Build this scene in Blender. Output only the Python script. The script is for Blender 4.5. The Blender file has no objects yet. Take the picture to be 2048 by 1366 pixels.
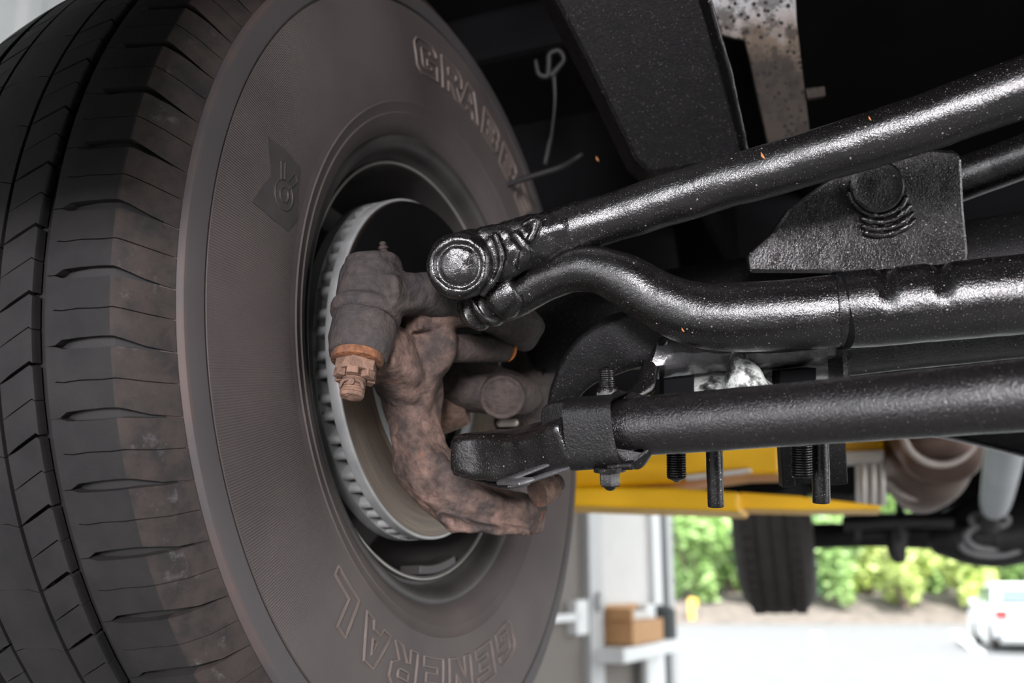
import bpy, math, random
from mathutils import Vector, Matrix, noise
random.seed(7)
# ------------------------------------------------------------------ camera, sky, light, exposure
sc = bpy.context.scene
col = sc.collection
F = 1991.0                                  # focal length in pixels of the 2048 x 1366 frame
PITCH = math.radians(13.9)
CAMZ = 1.5
cd = bpy.data.cameras.new('camera'); cam = bpy.data.objects.new('camera', cd); col.objects.link(cam)
cam.location = (0, 0, CAMZ); cam.rotation_euler = (math.pi/2 + PITCH, 0, 0)
cd.sensor_width = 36; cd.lens = F/2048*36; cd.clip_start = .02; cd.clip_end = 300
cd.dof.use_dof = True; cd.dof.focus_distance = .61; cd.dof.aperture_fstop = 6.5
sc.camera = cam
sc.view_settings.view_transform = 'Standard'; sc.view_settings.look = 'None'
sc.view_settings.gamma = 1; sc.view_settings.use_curve_mapping = False
sc.view_settings.exposure = 0.3
wd = bpy.data.worlds.new('sky'); sc.world = wd; wd.use_nodes = True
bg = wd.node_tree.nodes['Background']; bg.inputs[0].default_value = (.93, .97, 1, 1); bg.inputs[1].default_value = 3.0
sun_d = bpy.data.lights.new('sun', 'SUN'); sun_d.energy = 9.0; sun_d.angle = .05; sun_d.color = (1, .96, .9)
sun = bpy.data.objects.new('sun', sun_d); col.objects.link(sun); sun.rotation_euler = (math.radians(28), math.radians(18), 0)
# daylight of the open bay door behind the camera, and an added side fill
def area_lamp(name, loc, target, sx, sy, power, c=(1, 1, 1)):
    d = bpy.data.lights.new(name, 'AREA'); d.shape = 'RECTANGLE'; d.size = sx; d.size_y = sy; d.energy = power; d.color = c
    o = bpy.data.objects.new(name, d); col.objects.link(o); o.location = loc
    o.rotation_euler = (Vector(target) - Vector(loc)).to_track_quat('-Z', 'Y').to_euler()
    return o
area_lamp('bay_door_daylight', (-.24, -2.3, 1.80), (.2, .7, 1.65), .62, .5, 94, (1, .95, .99))
area_lamp('bay_corner_daylight', (-2.25, -1.25, 1.58), (.1, .6, 1.55), 1.1, .7, 11, (1, .91, .98))
area_lamp('side_fill', (3.3, -.7, 1.9), (-.2, .8, 1.65), 2.0, 1.8, 70, (1, .965, .96))  # added area lamp without a seen source, brightens the tyre sidewall
# ------------------------------------------------------------------ helpers
CP, SP = math.cos(PITCH), math.sin(PITCH)
def cw(v): return Vector((v[0], -v[1]*SP - v[2]*CP, v[1]*CP - v[2]*SP))     # camera axes to world axes
def P(px, py, d): return cw(((px-1024)/F*d, -(py-683)/F*d, -d)) + Vector((0, 0, CAMZ))
VIEW = cw((0, 0, -1))
# wheel plane: centre of the inboard bead circle, axle axis (inboard), from the vehicle's geometry
AX = Vector((.91850817, -.39497467, .01837821)).normalized()
WC = Vector((-.06290892, .84330643, .18701151 + CAMZ))
LY = (Vector((0, 0, 1)) - AX*AX.z).normalized(); LX = LY.cross(AX)
WM = Matrix.Translation(WC) @ Matrix((LX, LY, AX)).transposed().to_4x4()
REAR = Vector((.39497467, .91850817, 0)).normalized(); INB = Vector((.91850817, -.39497467, 0)).normalized()
UP = Vector((0, 0, 1))
def PW(px, py, s):                                   # pixel ray met with the plane s metres inboard of the bead
    o = Vector((0, 0, CAMZ)); d = P(px, py, 1) - o; c = WC + AX*s
    return o + d*((c-o).dot(AX)/d.dot(AX))
def depth(p): return (p - Vector((0, 0, CAMZ))).dot(VIEW)

class MB:
    def __init__(s): s.v = []; s.f = []
    def add(s, v, f):
        n = len(s.v); s.v += [Vector(x) for x in v]; s.f += [tuple(i+n for i in q) for q in f]; return s
    def mesh(s, name, mat, smooth=True, org=Vector((0, 0, 0)), angle=35):
        m = bpy.data.meshes.new(name); m.from_pydata([x-org for x in s.v], [], s.f)
        m.materials.append(mat); m.validate()
        if smooth:
            m.polygons.foreach_set('use_smooth', [True]*len(m.polygons))
            m.set_sharp_from_angle(angle=math.radians(angle))
        return m
    def build(s, name, mat, parent=None, smooth=True, angle=35, local=False, bevel=0):
        lo = Vector([min(v[i] for v in s.v) for i in range(3)]); hi = Vector([max(v[i] for v in s.v) for i in range(3)])
        org = Vector((0, 0, 0)) if local else Vector(((lo.x+hi.x)/2, (lo.y+hi.y)/2, lo.z if parent is None else (lo.z+hi.z)/2))
        o = bpy.data.objects.new(name, s.mesh(name, mat, smooth, org, angle)); col.objects.link(o)
        if parent is not None:
            o.parent = parent
            if not local:
                w = parent.location.copy(); q = parent.parent
                while q: w += q.location; q = q.parent
                o.location = org - w
        else: o.location = org
        if bevel:
            b = o.modifiers.new('bevel', 'BEVEL'); b.width = bevel; b.segments = 2; b.limit_method = 'ANGLE'; b.angle_limit = math.radians(40)
        return o
def tag(o, label, cat, group=None, kind=None):
    if label: o['label'] = label
    if cat: o['category'] = cat
    if group: o['group'] = group
    if kind: o['kind'] = kind
    return o
def thing(name, loc, label, cat, group=None):
    o = bpy.data.objects.new(name, None); col.objects.link(o); o.location = loc; o.empty_display_size = .05
    return tag(o, label, cat, group)
def cr(a, b, c, d, t):
    return .5*((2*b) + (c-a)*t + (2*a-5*b+4*c-d)*t*t + (3*b-a-3*c+d)*t*t*t)
def smooth_path(rows, n):
    out = []
    for i in range(len(rows)-1):
        a = rows[max(i-1, 0)]; b = rows[i]; c = rows[i+1]; d = rows[min(i+2, len(rows)-1)]
        for k in range(n): out.append(tuple(cr(a[j], b[j], c[j], d[j], k/n) for j in range(len(b))))
    out.append(rows[-1]); return out
def loft(secs, nseg=28, sq=2.0, cap=(1, 1), rough=0, rscale=60, refine=5, up=None):
    """secs: (point, half width across the picture [m], half thickness [m]); a solid with elliptic or squared sections"""
    rows = [tuple(p) + (a, b) for p, a, b in secs]
    rows = smooth_path(rows, refine) if refine > 1 else rows
    pts = [Vector(r[:3]) for r in rows]; mb = MB(); rings = []
    n = len(pts)
    tans = [(pts[min(i+1, n-1)] - pts[max(i-1, 0)]).normalized() for i in range(n)]
    full = [(pts[i], tans[i], rows[i][3], rows[i][4]) for i in range(n)]
    ref = up if up is not None else VIEW
    def capring(e, sgn, c):
        p, t, a, b = e; r = min(a, b)*c; o = []
        for k in (1, 2, 3): 
            q = k/3*math.pi/2*.97; o.append((p + t*sgn*r*math.sin(q), t, a - r*(1-math.cos(q)), b - r*(1-math.cos(q))))
        return o
    if cap[0]: full = capring(full[0], -1, cap[0])[::-1] + full
    if cap[1]: full = full + capring(full[-1], 1, cap[1])
    for p, t, a, b in full:
        n1 = t.cross(ref).normalized(); n2 = n1.cross(t).normalized(); ring = []
        for k in range(nseg):
            q = 2*math.pi*k/nseg; c, s = math.cos(q), math.sin(q)
            x = math.copysign(abs(c)**(2/sq), c)*a; y = math.copysign(abs(s)**(2/sq), s)*b
            v = p + n1*x + n2*y
            if rough: v = v + (v-p).normalized()*rough*(noise.noise(v*rscale) + .5*noise.noise(v*rscale*2.3))
            ring.append(v)
        rings.append(ring)
    vs = [v for r in rings for v in r]; fs = []
    for i in range(len(rings)-1):
        for k in range(nseg):
            k2 = (k+1) % nseg; fs.append((i*nseg+k, i*nseg+k2, (i+1)*nseg+k2, (i+1)*nseg+k))
    fs.append(tuple(range(nseg-1, -1, -1))); fs.append(tuple((len(rings)-1)*nseg+k for k in range(nseg)))
    mb.add(vs, fs); return mb
def pl(rows, tail=0, **k):
    """loft from (px, py, depth, half width px, half thickness m or None); tail carries the last run straight on"""
    o = [(P(x, y, d), h*d/F, (t if t is not None else h*d/F)) for x, y, d, h, t in rows]
    if tail: o.append((o[-1][0] + (o[-1][0]-o[-2][0]).normalized()*tail, o[-1][1], o[-1][2]))
    return loft(o, **k)
def ws(rows, **k):
    """loft from (px, py, s inboard of wheel plane, half width px, half thickness m or None)"""
    o = []
    for x, y, s, h, t in rows:
        p = PW(x, y, s); d = depth(p); o.append((p, h*d/F, t if t is not None else h*d/F))
    return loft(o, **k)
def fuse(name, mbs, mat, parent, voxel=.0016, it=4, angle=70):
    m = MB()
    for q in mbs: m.add(q.v, q.f)
    o = m.build(name, mat, parent, True, angle)
    r = o.modifiers.new('weld', 'REMESH'); r.mode = 'VOXEL'; r.voxel_size = voxel; r.use_smooth_shade = True
    if it: w = o.modifiers.new('smooth', 'SMOOTH'); w.factor = .5; w.iterations = it
    return o
def prism(pts, ext, mb=None):
    mb = mb or MB(); n = len(pts); e = Vector(ext)
    vs = [Vector(p) for p in pts] + [Vector(p)+e for p in pts]
    fs = [tuple(range(n)), tuple(range(2*n-1, n-1, -1))] + [(i, i+n, (i+1) % n + n, (i+1) % n) for i in range(n)]
    # outward winding for whichever side the outline was drawn on
    nn = Vector((0, 0, 0))
    for i in range(n): nn += vs[i].cross(vs[(i+1) % n])
    if nn.dot(e) > 0: fs = [tuple(reversed(f)) for f in fs]
    return mb.add(vs, fs)
def slab(pp, ext): return prism([P(*q) for q in pp], ext)
def rbox(c, ax, h, mb=None):
    mb = mb or MB(); x, y, z = [a.normalized()*k for a, k in zip(ax, h)]
    vs = [c + x*i + y*j + z*k for i in (-1, 1) for j in (-1, 1) for k in (-1, 1)]
    f = [(0, 1, 3, 2), (4, 6, 7, 5), (0, 4, 5, 1), (2, 3, 7, 6), (0, 2, 6, 4), (1, 5, 7, 3)]
    if x.cross(y).dot(z) < 0: f = [tuple(reversed(q)) for q in f]
    return mb.add(vs, f)
def frame_of(t):
    t = t.normalized(); a = t.cross(VIEW if abs(t.dot(VIEW)) < .9 else UP).normalized(); return a, a.cross(t).normalized(), t
def lathe(c, t, prof, n=32, mb=None, hexa=None):
    """prof: (distance along t, radius); rows named hexa get a hexagonal section"""
    mb = mb or MB(); a, b, t = frame_of(t); vs = []; fs = []
    for i, (h, r) in enumerate(prof):
        for k in range(n):
            q = 2*math.pi*k/n; rr = r
            if hexa and i in hexa: 
                qq = (q + math.pi/6) % (math.pi/3) - math.pi/6; rr = r*math.cos(math.pi/6)/math.cos(qq)
            vs.append(c + t*h + a*rr*math.cos(q) + b*rr*math.sin(q))
    m = len(prof)
    for i in range(m-1):
        for k in range(n): fs.append((i*n+k, i*n+(k+1) % n, (i+1)*n+(k+1) % n, (i+1)*n+k))
    fs.append(tuple(range(n-1, -1, -1))); fs.append(tuple((m-1)*n+k for k in range(n)))
    return mb.add(vs, fs)
def threaded(c, t, r, L, pitch, n=24, depth_=.09, tip=.6):
    prof = [(0, r)]; h = 0
    while h < L - pitch*1.2:
        prof += [(h+pitch*.25, r), (h+pitch*.55, r*(1-depth_)), (h+pitch*.8, r)]; h += pitch
    prof += [(L-pitch*.5, r*.96), (L, r*.9), (L+r*.12*tip, r*.62), (L+r*.4*tip, r*.2)]
    return lathe(c, t, prof, n)
def ring_lathe(prof, n=192, close=False):
    """around the local z of the wheel: prof rows (r, s)"""
    mb = MB(); vs = []; fs = []
    for r, s in prof:
        for k in range(n): q = 2*math.pi*k/n; vs.append((r*math.cos(q), r*math.sin(q), s))
    m = len(prof)
    for i in range(m if close else m-1):
        j = (i+1) % m
        for k in range(n): fs.append((i*n+k, i*n+(k+1) % n, j*n+(k+1) % n, j*n+k))
    return mb.add(vs, fs)
# ------------------------------------------------------------------ materials
MATS = {}
class NT:
    def __init__(s, name):
        s.m = bpy.data.materials.new(name); s.m.use_nodes = True; s.t = s.m.node_tree
        s.b = s.t.nodes['Principled BSDF']; s.co = s.t.nodes.new('ShaderNodeTexCoord').outputs['Object']
    def n(s, k, **kw):
        o = s.t.nodes.new(k)
        for a, v in kw.items(): setattr(o, a, v)
        return o
    def l(s, a, b): s.t.links.new(a, b)
    def noise(s, scale, detail=3, rough=.55, co=None):
        o = s.n('ShaderNodeTexNoise'); o.inputs['Scale'].default_value = scale; o.inputs['Detail'].default_value = detail; o.inputs['Roughness'].default_value = rough
        s.l(co or s.co, o.inputs['Vector']); return o.outputs['Fac']
    def ramp(s, f, stops):
        o = s.n('ShaderNodeValToRGB'); e = o.color_ramp.elements
        while len(e) < len(stops): e.new(.5)
        for x, (p, c) in zip(e, stops): x.position = p; x.color = (c if len(c) == 4 else (*c, 1)) if isinstance(c, tuple) else (c, c, c, 1)
        s.l(f, o.inputs['Fac']); return o.outputs['Color']
    def math(s, op, a, b=None, c=None):
        o = s.n('ShaderNodeMath', operation=op)
        for i, v in enumerate((a, b, c)):
            if v is None: continue
            if isinstance(v, (int, float)): o.inputs[i].default_value = v
            else: s.l(v, o.inputs[i])
        return o.outputs[0]
    def mix(s, f, a, b):
        o = s.n('ShaderNodeMix', data_type='RGBA')
        for i, v in ((0, f), (6, a), (7, b)):
            if isinstance(v, (int, float)): o.inputs[i].default_value = v
            elif isinstance(v, tuple): o.inputs[i].default_value = (*v, 1)
            else: s.l(v, o.inputs[i])
        return o.outputs[2]
    def bump(s, h, strength, dist=.001, nrm=None):
        o = s.n('ShaderNodeBump'); o.inputs['Strength'].default_value = strength; o.inputs['Distance'].default_value = dist
        s.l(h, o.inputs['Height'])
        if nrm: s.l(nrm, o.inputs['Normal'])
        return o.outputs['Normal']
    def set(s, color=None, rough=None, metal=None, nrm=None, coat=None, coat_rough=None, spec=None):
        for k, v in (('Base Color', color), ('Roughness', rough), ('Metallic', metal), ('Normal', nrm), ('Coat Weight', coat), ('Coat Roughness', coat_rough), ('Specular IOR Level', spec)):
            if v is None: continue
            if isinstance(v, (int, float)): s.b.inputs[k].default_value = v
            elif isinstance(v, tuple): s.b.inputs[k].default_value = (*v, 1)
            else: s.l(v, s.b.inputs[k])
        return s.m
def simple(name, c, rough=.6, metal=0, var=.25, scale=20, bump=0, bscale=300, spec=None):
    t = NT(name); f = t.noise(scale, 4)
    colr = t.ramp(f, [(.3, tuple(x*(1-var) for x in c)), (.7, tuple(min(1, x*(1+var)) for x in c))])
    return t.set(color=colr, rough=rough, metal=metal, spec=spec, nrm=t.bump(t.noise(bscale, 2), bump, .0005) if bump else None)
def oily(name, base=(.0045, .0042, .0042), rough=.20, grain=.6, gscale=620, lump=.16, coat=.0, metal=0.0, speck=.55, spec=1.0, dust_glint=.022):
    t = NT(name); g = t.noise(gscale, 3, .7); g2 = t.noise(gscale*2.2, 2, .6); g3 = t.noise(48, 3)
    n1 = t.bump(g3, lump, .004); n2 = t.bump(g, grain, .00045, n1); n3 = t.bump(g2, grain, .00022, n2)
    fine = t.math('MULTIPLY', t.ramp(g2, [(.50, 0.0), (.72, 1.0)]), t.ramp(t.noise(26, 4, .6), [(.35, .25), (.7, 1.0)]))
    c = t.mix(fine, base, (dust_glint, dust_glint*.92, dust_glint*.90))
    for scl, lim, colr in ((300, speck+.33, (.32, .29, .27)), (620, speck+.05, (.17, .155, .145)), (950, speck, (.10, .09, .09))):  # pale specks: dust, and glints put into the base colour
        vo = t.n('ShaderNodeTexVoronoi'); vo.inputs['Scale'].default_value = scl; t.l(t.co, vo.inputs['Vector'])
        sp = t.ramp(vo.outputs['Distance'], [(.10, 1.0), (.20, 0.0)])
        pick = t.n('ShaderNodeSeparateColor'); t.l(vo.outputs['Color'], pick.inputs[0])
        c = t.mix(t.math('MULTIPLY', sp, t.math('GREATER_THAN', pick.outputs[0], lim)), c, colr)
    r = t.math('ADD', t.math('MULTIPLY', t.noise(90, 4), .26), rough-.13)
    return t.set(color=c, rough=r, nrm=n3, coat=coat, coat_rough=.2, metal=metal, spec=spec)
def rusty(name, dark=(.065, .052, .048), rust=(.235, .15, .12), amt=.50, bumps=.6, sc_=26, orange=True):
    t = NT(name); f = t.noise(sc_, 6, .62); f2 = t.noise(180, 4, .6)
    c = t.ramp(f, [(amt-.1, dark), (amt+.12, rust)])
    c = t.mix(t.math('MULTIPLY', t.ramp(f2, [(.42, 0.0), (.68, 1.0)]), .6), c, tuple(x*.5 for x in dark))
    if orange:
        o = t.ramp(t.noise(75, 5, .7), [(.62, 0.0), (.7, 1.0)]); c = t.mix(t.math('MULTIPLY', o, .6), c, (.36, .11, .04))
    n = t.bump(t.noise(650, 3, .65), bumps, .0005, t.bump(t.noise(130, 5, .6), .7, .0036))
    return t.set(color=c, rough=.75, nrm=n, spec=.2)
def polar(t):
    sp = t.n('ShaderNodeSeparateXYZ'); t.l(t.co, sp.inputs[0])
    return sp, t.math('ARCTAN2', sp.outputs[1], sp.outputs[0]), t.math('SQRT', t.math('ADD', t.math('MULTIPLY', sp.outputs[0], sp.outputs[0]), t.math('MULTIPLY', sp.outputs[1], sp.outputs[1])))
def sidewall_mat():
    t = NT('sidewall_rubber'); sp, th, r = polar(t)
    ribs = t.math('SINE', t.math('ADD', t.math('MULTIPLY', th, 1080.0), t.math('MULTIPLY', r, 150.0)))
    # the ribbed field: between two radii, and away from the lettering
    rin = t.math('MULTIPLY', t.math('GREATER_THAN', r, .2325), t.math('LESS_THAN', r, .3115))
    away = t.ramp(t.math('MULTIPLY', t.math('ADD', t.math('COSINE', t.math('SUBTRACT', th, math.radians(175))), 1.0), .5), [(.80, 0.0), (.90, 1.0)])
    mask = t.math('MULTIPLY', rin, away)
    n0 = t.bump(t.noise(240, 3), .12, .001)
    n1 = t.bump(t.math('MULTIPLY', ribs, mask), .55, .0006, n0)
    f = t.noise(9, 5, .6); c = t.ramp(f, [(.3, (.060, .050, .049)), (.7, (.088, .073, .070))])
    lip = t.math('MULTIPLY', t.math('GREATER_THAN', r, .3125), t.math('LESS_THAN', r, .3315))
    c = t.mix(t.math('MULTIPLY', lip, .65), c, (.050, .048, .051))
    rust = t.math('MULTIPLY', t.math('MULTIPLY', t.math('GREATER_THAN', r, .3275), t.math('LESS_THAN', r, .337)), t.ramp(t.noise(30, 4), [(.4, 0.0), (.65, .5)]))
    c = t.mix(rust, c, (.10, .065, .052))
    c = t.mix(t.math('GREATER_THAN', r, .338), c, (.016, .0155, .0155))
    sc2 = t.ramp(t.noise(130, 5, .75), [(.66, 0.0), (.72, 1.0)]); c = t.mix(t.math('MULTIPLY', t.math('MULTIPLY', sc2, lip), .5), c, (.12, .115, .12))
    return t.set(color=c, rough=.62, nrm=n1, spec=.35)
def tread_mat():
    t = NT('tread_rubber'); sp, th, r = polar(t); t.co = t.n('ShaderNodeNewGeometry').outputs['Position']
    f = t.noise(24, 5, .65); c = t.ramp(f, [(.3, (.013, .0127, .013)), (.75, (.025, .0235, .0235))])
    z = t.math('ADD', sp.outputs[2], .016)
    sh = t.math('MULTIPLY', t.math('GREATER_THAN', z, 0), t.ramp(t.noise(45, 5, .7), [(.36, .1), (.62, 1.0)]))
    c = t.mix(t.math('MULTIPLY', sh, .7), c, (.052, .040, .035))
    # chalky scuffs on the shoulder edge
    band = t.math('LESS_THAN', t.math('ABSOLUTE', t.math('ADD', sp.outputs[2], .007)), .006)
    scf = t.math('MULTIPLY', band, t.ramp(t.noise(70, 6, .75), [(.58, 0.0), (.7, 1.0)])); c = t.mix(t.math('MULTIPLY', scf, .4), c, (.14, .13, .14))
    return t.set(color=c, rough=.66, nrm=t.bump(t.noise(520, 3), .18, .0008, t.bump(t.noise(40, 3), .2, .002)), spec=.17)
M = {
 'side': sidewall_mat(), 'tread': tread_mat(), 'letter': simple('letter_rubber', (.13, .105, .09), .6, 0, .2, 60),
 'emblem': simple('emblem_rubber', (.042, .037, .037), .55, 0, .15, 50),
 'rim': simple('rim_steel', (.05, .045, .044), .5, .2, .35, 14, .15), 'oil': oily('oily_black_paint'), 'tube': oily('grainy_black_tube_paint', (.006, .005, .0054), .27, .95, 560, .1, speck=.75),
 'rotor': NT('x').m, 'knuckle': rusty('rusty_casting'), 'yoke': rusty('grimy_casting', (.062, .055, .055), (.085, .07, .064), .5, .9, 40, False),
 'rustyb': rusty('bright_rust', (.13, .09, .072), (.27, .165, .12), .46), 'orange': rusty('orange_rust', (.30, .12, .05), (.45, .17, .05), .5),
 'yokegrey': rusty('brown_grey_casting', (.055, .046, .044), (.085, .066, .058), .5, .35, 20, False),
 'matte': oily('matte_black_paint', (.0045, .0045, .0048), .45, .7, 620, .1, .0, spec=.16, speck=.72),
 'plate': oily('greasy_grey_metal', (.13, .13, .135), .26, .6, 600, .6, .2, .45, dust_glint=.2),
 'body': simple('dark_underbody', (.004, .004, .0045), .8, 0, .4, 8, .2, spec=.08),
 'thread': oily('oily_thread_steel', (.006, .0058, .0058), .26, .3, 800, .2, .0, .0, spec=.4),
 'yellow': simple('yellow_paint', (.86, .47, .004), .42, 0, .07, 6),
 'galv': simple('galvanised_steel', (.42, .40, .38), .42, .8, .2, 20),
 'exh': simple('brown_exhaust_steel', (.16, .105, .085), .5, .5, .3, 12), 'exhrim': simple('pale_exhaust_rim', (.42, .37, .34), .5, .4, .15, 12),
 'shaft': simple('silver_shaft_paint', (.55, .58, .62), .45, .2, .08, 6), 'far_black': simple('far_black_metal', (.02, .019, .019), .5, .1, .3, 12),
 'far_tire': simple('far_tire_rubber', (.030, .0255, .0235), .7, 0, .25, 20),
 'wallbrown': simple('taupe_wall_paint', (.15, .128, .11), .7, 0, .06, 4), 'white': simple('white_paint', (.74, .75, .75), .5, 0, .03, 5),
 'cream': simple('cream_panel_paint', (.62, .60, .575), .6, 0, .04, 4), 'lgrey': simple('light_grey_paint', (.46, .46, .46), .5, 0, .05, 5),
 'dark': simple('dark_seal_rubber', (.05, .055, .055), .6, 0, .1, 5), 'card': simple('cardboard', (.50, .27, .12), .8, 0, .08, 8),
 'floor': simple('concrete_floor', (.15, .148, .145), .55, 0, .12, 3, .1, 60), 'asphalt': simple('pale_asphalt', (.118, .122, .127), .85, 0, .1, 2, .2, 90),
 'graywall': simple('grey_wall_paint', (.16, .155, .15), .8, 0, .08, 2), 'ceil': simple('grey_ceiling_sheet', (.20, .20, .20), .7, 0, .04, 3), 'metalwall': simple('white_ribbed_metal', (.70, .73, .72), .4, .1, .04, 3),
 'line': simple('parking_line_paint', (.92, .92, .92), .7, 0, .03, 4), 'dirt': simple('dry_earth', (.125, .108, .095), .9, 0, .35, 2.0, .5, 12),
 'leaf_a': simple('leaf_mid_green', (.30, .46, .16), .5, 0, .4, .9), 'leaf_b': simple('leaf_yellow_green', (.55, .66, .22), .5, 0, .35, .9), 'leaf_c': simple('leaf_deep_green', (.17, .33, .14), .5, 0, .4, .9),
 'bark': simple('brown_bark', (.16, .12, .10), .85, 0, .3, 4), 'carpaint': simple('silver_white_car_paint', (.75, .77, .79), .25, .1, .02, 3),
 'glass': simple('car_glass', (.10, .13, .15), .08, 0, .1, 3), 'redlamp': simple('red_tail_lamp', (.65, .02, .02), .2, 0, .1, 5), 'leafbit': simple('orange_leaf_bit', (.50, .18, .05), .7, 0, .3, 300),
 'dim': simple('dull_grey_steel', (.010, .0098, .0098), .6, .0, .2, 40), 'washer': rusty('rust_edged_washer', (.08, .06, .053), (.33, .14, .065), .5), 'farsteel': simple('dull_flange_steel', (.20, .20, .205), .5, .3, .2, 12), 'clamp': oily('grainy_clamp_paint', (.007, .0068, .007), .36, .95, 560, .1, speck=.8, spec=.33), 'sealant': simple('brake_hose_rubber', (.03, .03, .032), .45, 0, .2, 30), 'bollard': simple('yellow_bollard_paint', (.80, .52, .10), .5, 0, .06, 6),
}
def rotor_mat():
    t = NT('worn_rotor_iron'); sp, th, r = polar(t)
    c0 = t.ramp(t.noise(30, 4), [(.35, (.30, .31, .31)), (.7, (.46, .47, .46))])
    circ = t.n('ShaderNodeCombineXYZ'); t.l(t.math('MULTIPLY', r, 900.0), circ.inputs[0]); t.l(t.math('MULTIPLY', th, 1.5), circ.inputs[1])
    streak = t.noise(1.0, 3, .6, circ.outputs[0])
    face = t.ramp(streak, [(.3, (.075, .058, .046)), (.7, (.17, .13, .10))])
    f = t.math('MULTIPLY', t.math('LESS_THAN', r, .1455), t.math('GREATER_THAN', sp.outputs[2], -.0115))
    c = t.mix(f, c0, face)
    return t.set(color=c, rough=t.math('SUBTRACT', .52, t.math('MULTIPLY', f, .14)), metal=t.math('ADD', .25, t.math('MULTIPLY', f, .5)), nrm=t.bump(streak, .15, .0005))
M['rotor'] = rotor_mat()
def strap_mat():
    t = NT('splattered_strap'); sp = t.n('ShaderNodeSeparateXYZ'); t.l(t.co, sp.inputs[0])
    base = t.ramp(t.math('ADD', t.math('ADD', t.math('MULTIPLY', sp.outputs[2], 5.5), .25), t.math('ADD', t.math('MULTIPLY', t.noise(40, 4), .35), -.13)), [(.30, (.035, .028, .022)), (.42, (.11, .085, .065)), (.52, (.24, .22, .21)), (.7, (.36, .38, .39))])
    vo = t.n('ShaderNodeTexVoronoi'); vo.inputs['Scale'].default_value = 150; t.l(t.co, vo.inputs['Vector'])
    sp1 = t.ramp(t.math('ADD', vo.outputs['Distance'], t.math('MULTIPLY', t.noise(150, 3), .45)), [(.44, 1.0), (.56, 0.0)])
    blot = t.ramp(t.noise(60, 5, .7), [(.47, 0.0), (.56, .95)])
    c = t.mix(sp1, base, (.012, .012, .012)); c = t.mix(t.math('MULTIPLY', blot, .75), c, (.02, .017, .015))
    return t.set(color=c, rough=.6, nrm=t.bump(sp1, -.3, .001), spec=.12)
M['strap'] = strap_mat()
def grease_mat():
    t = NT('grease_smeared_plate'); g = t.noise(38, 5, .65)
    c = t.ramp(g, [(.42, (.018, .018, .018)), (.48, (.12, .125, .12)), (.54, (.62, .65, .62))])
    return t.set(color=c, rough=.32, nrm=t.bump(t.noise(300, 3), .5, .0012, t.bump(g, .6, .004)), coat=.5, coat_rough=.2)
M['grease'] = grease_mat()
# ------------------------------------------------------------------ setting: garage shell, ground outside
def G(t, off, z): return INB*off + REAR*t + UP*z                  # along the bay, off to the right of the camera, height
WALL = -2.6
def quad(name, pts, mat, label=None): 
    o = MB().add(pts, [tuple(range(len(pts)))]).build(name, mat, None, False); o['kind'] = 'structure'; return o
def gbox(t0, t1, o0, o1, z0, z1, mb=None):
    return rbox((G(t0, o0, z0)+G(t1, o1, z1))/2, (REAR, INB, UP), ((t1-t0)/2, (o1-o0)/2, (z1-z0)/2), mb)
T_END = 9.9
floor = gbox(-4.5, T_END+.3, WALL-.1, 3.8, -.12, 0).build('floor', M['floor'], None, False); floor['kind'] = 'structure'
ceil = gbox(-3.7, T_END+.3, WALL-.1, 3.7, 4.3, 4.4).build('ceiling', M['ceil'], None, False); ceil['kind'] = 'structure'
wl = MB()                                                          # ribbed sheet wall
t = -3.6
prof = []
while t < T_END:
    prof += [(t, 0), (t+.20, 0), (t+.225, .022), (t+.275, .022)]; t += .3
wv = []
for (tt, oo) in prof: wv += [G(tt, WALL+oo, 0), G(tt, WALL+oo, 4.3)]
nn = len(prof)
for (tt, oo) in (prof[-1], prof[0]): wv += [G(tt, WALL-.1, 0), G(tt, WALL-.1, 4.3)]
wf = [(2*i, 2*((i+1) % (nn+2)), 2*((i+1) % (nn+2))+1, 2*i+1) for i in range(nn+2)]
wall = wl.add(wv, wf).build('wall_left', M['metalwall'], None, False); wall['kind'] = 'structure'
grd = MB().add([G(T_END+.3, -60, -.10), G(T_END+.3, 80, -.10), G(110, 80, -.10), G(110, -60, -.10)], [(0, 1, 2, 3)]).build('ground', M['asphalt'], None, False); grd['kind'] = 'structure'
fr_ap = MB().add([G(-30, -30, -.13), G(-30, 30, -.13), G(T_END+.3, 30, -.13), G(T_END+.3, -30, -.13)], [(0, 1, 2, 3)]).build('ground', M['asphalt'], None, False); fr_ap['kind'] = 'structure'
def swall(name, *a):
    o = gbox(*a).build(name, M['graywall'], None, False); o['kind'] = 'structure'; return o
swall('wall_right_added', -3.6, -1.2, 3.6, 3.7, 0, 4.3); swall('wall_right_added', 2.4, 4.4, 3.6, 3.7, 0, 4.3); swall('wall_right_added', -1.2, 2.4, 3.6, 3.7, 3.0, 4.3)  # unseen right wall added to cut the sky light, opening left for the fill
swall('wall_front_added', -3.7, -3.6, .6, 3.7, 0, 4.3); swall('wall_front_added', -3.7, -3.6, WALL-.1, .6, 3.1, 4.3)  # unseen front wall added to narrow the light from behind
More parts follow.
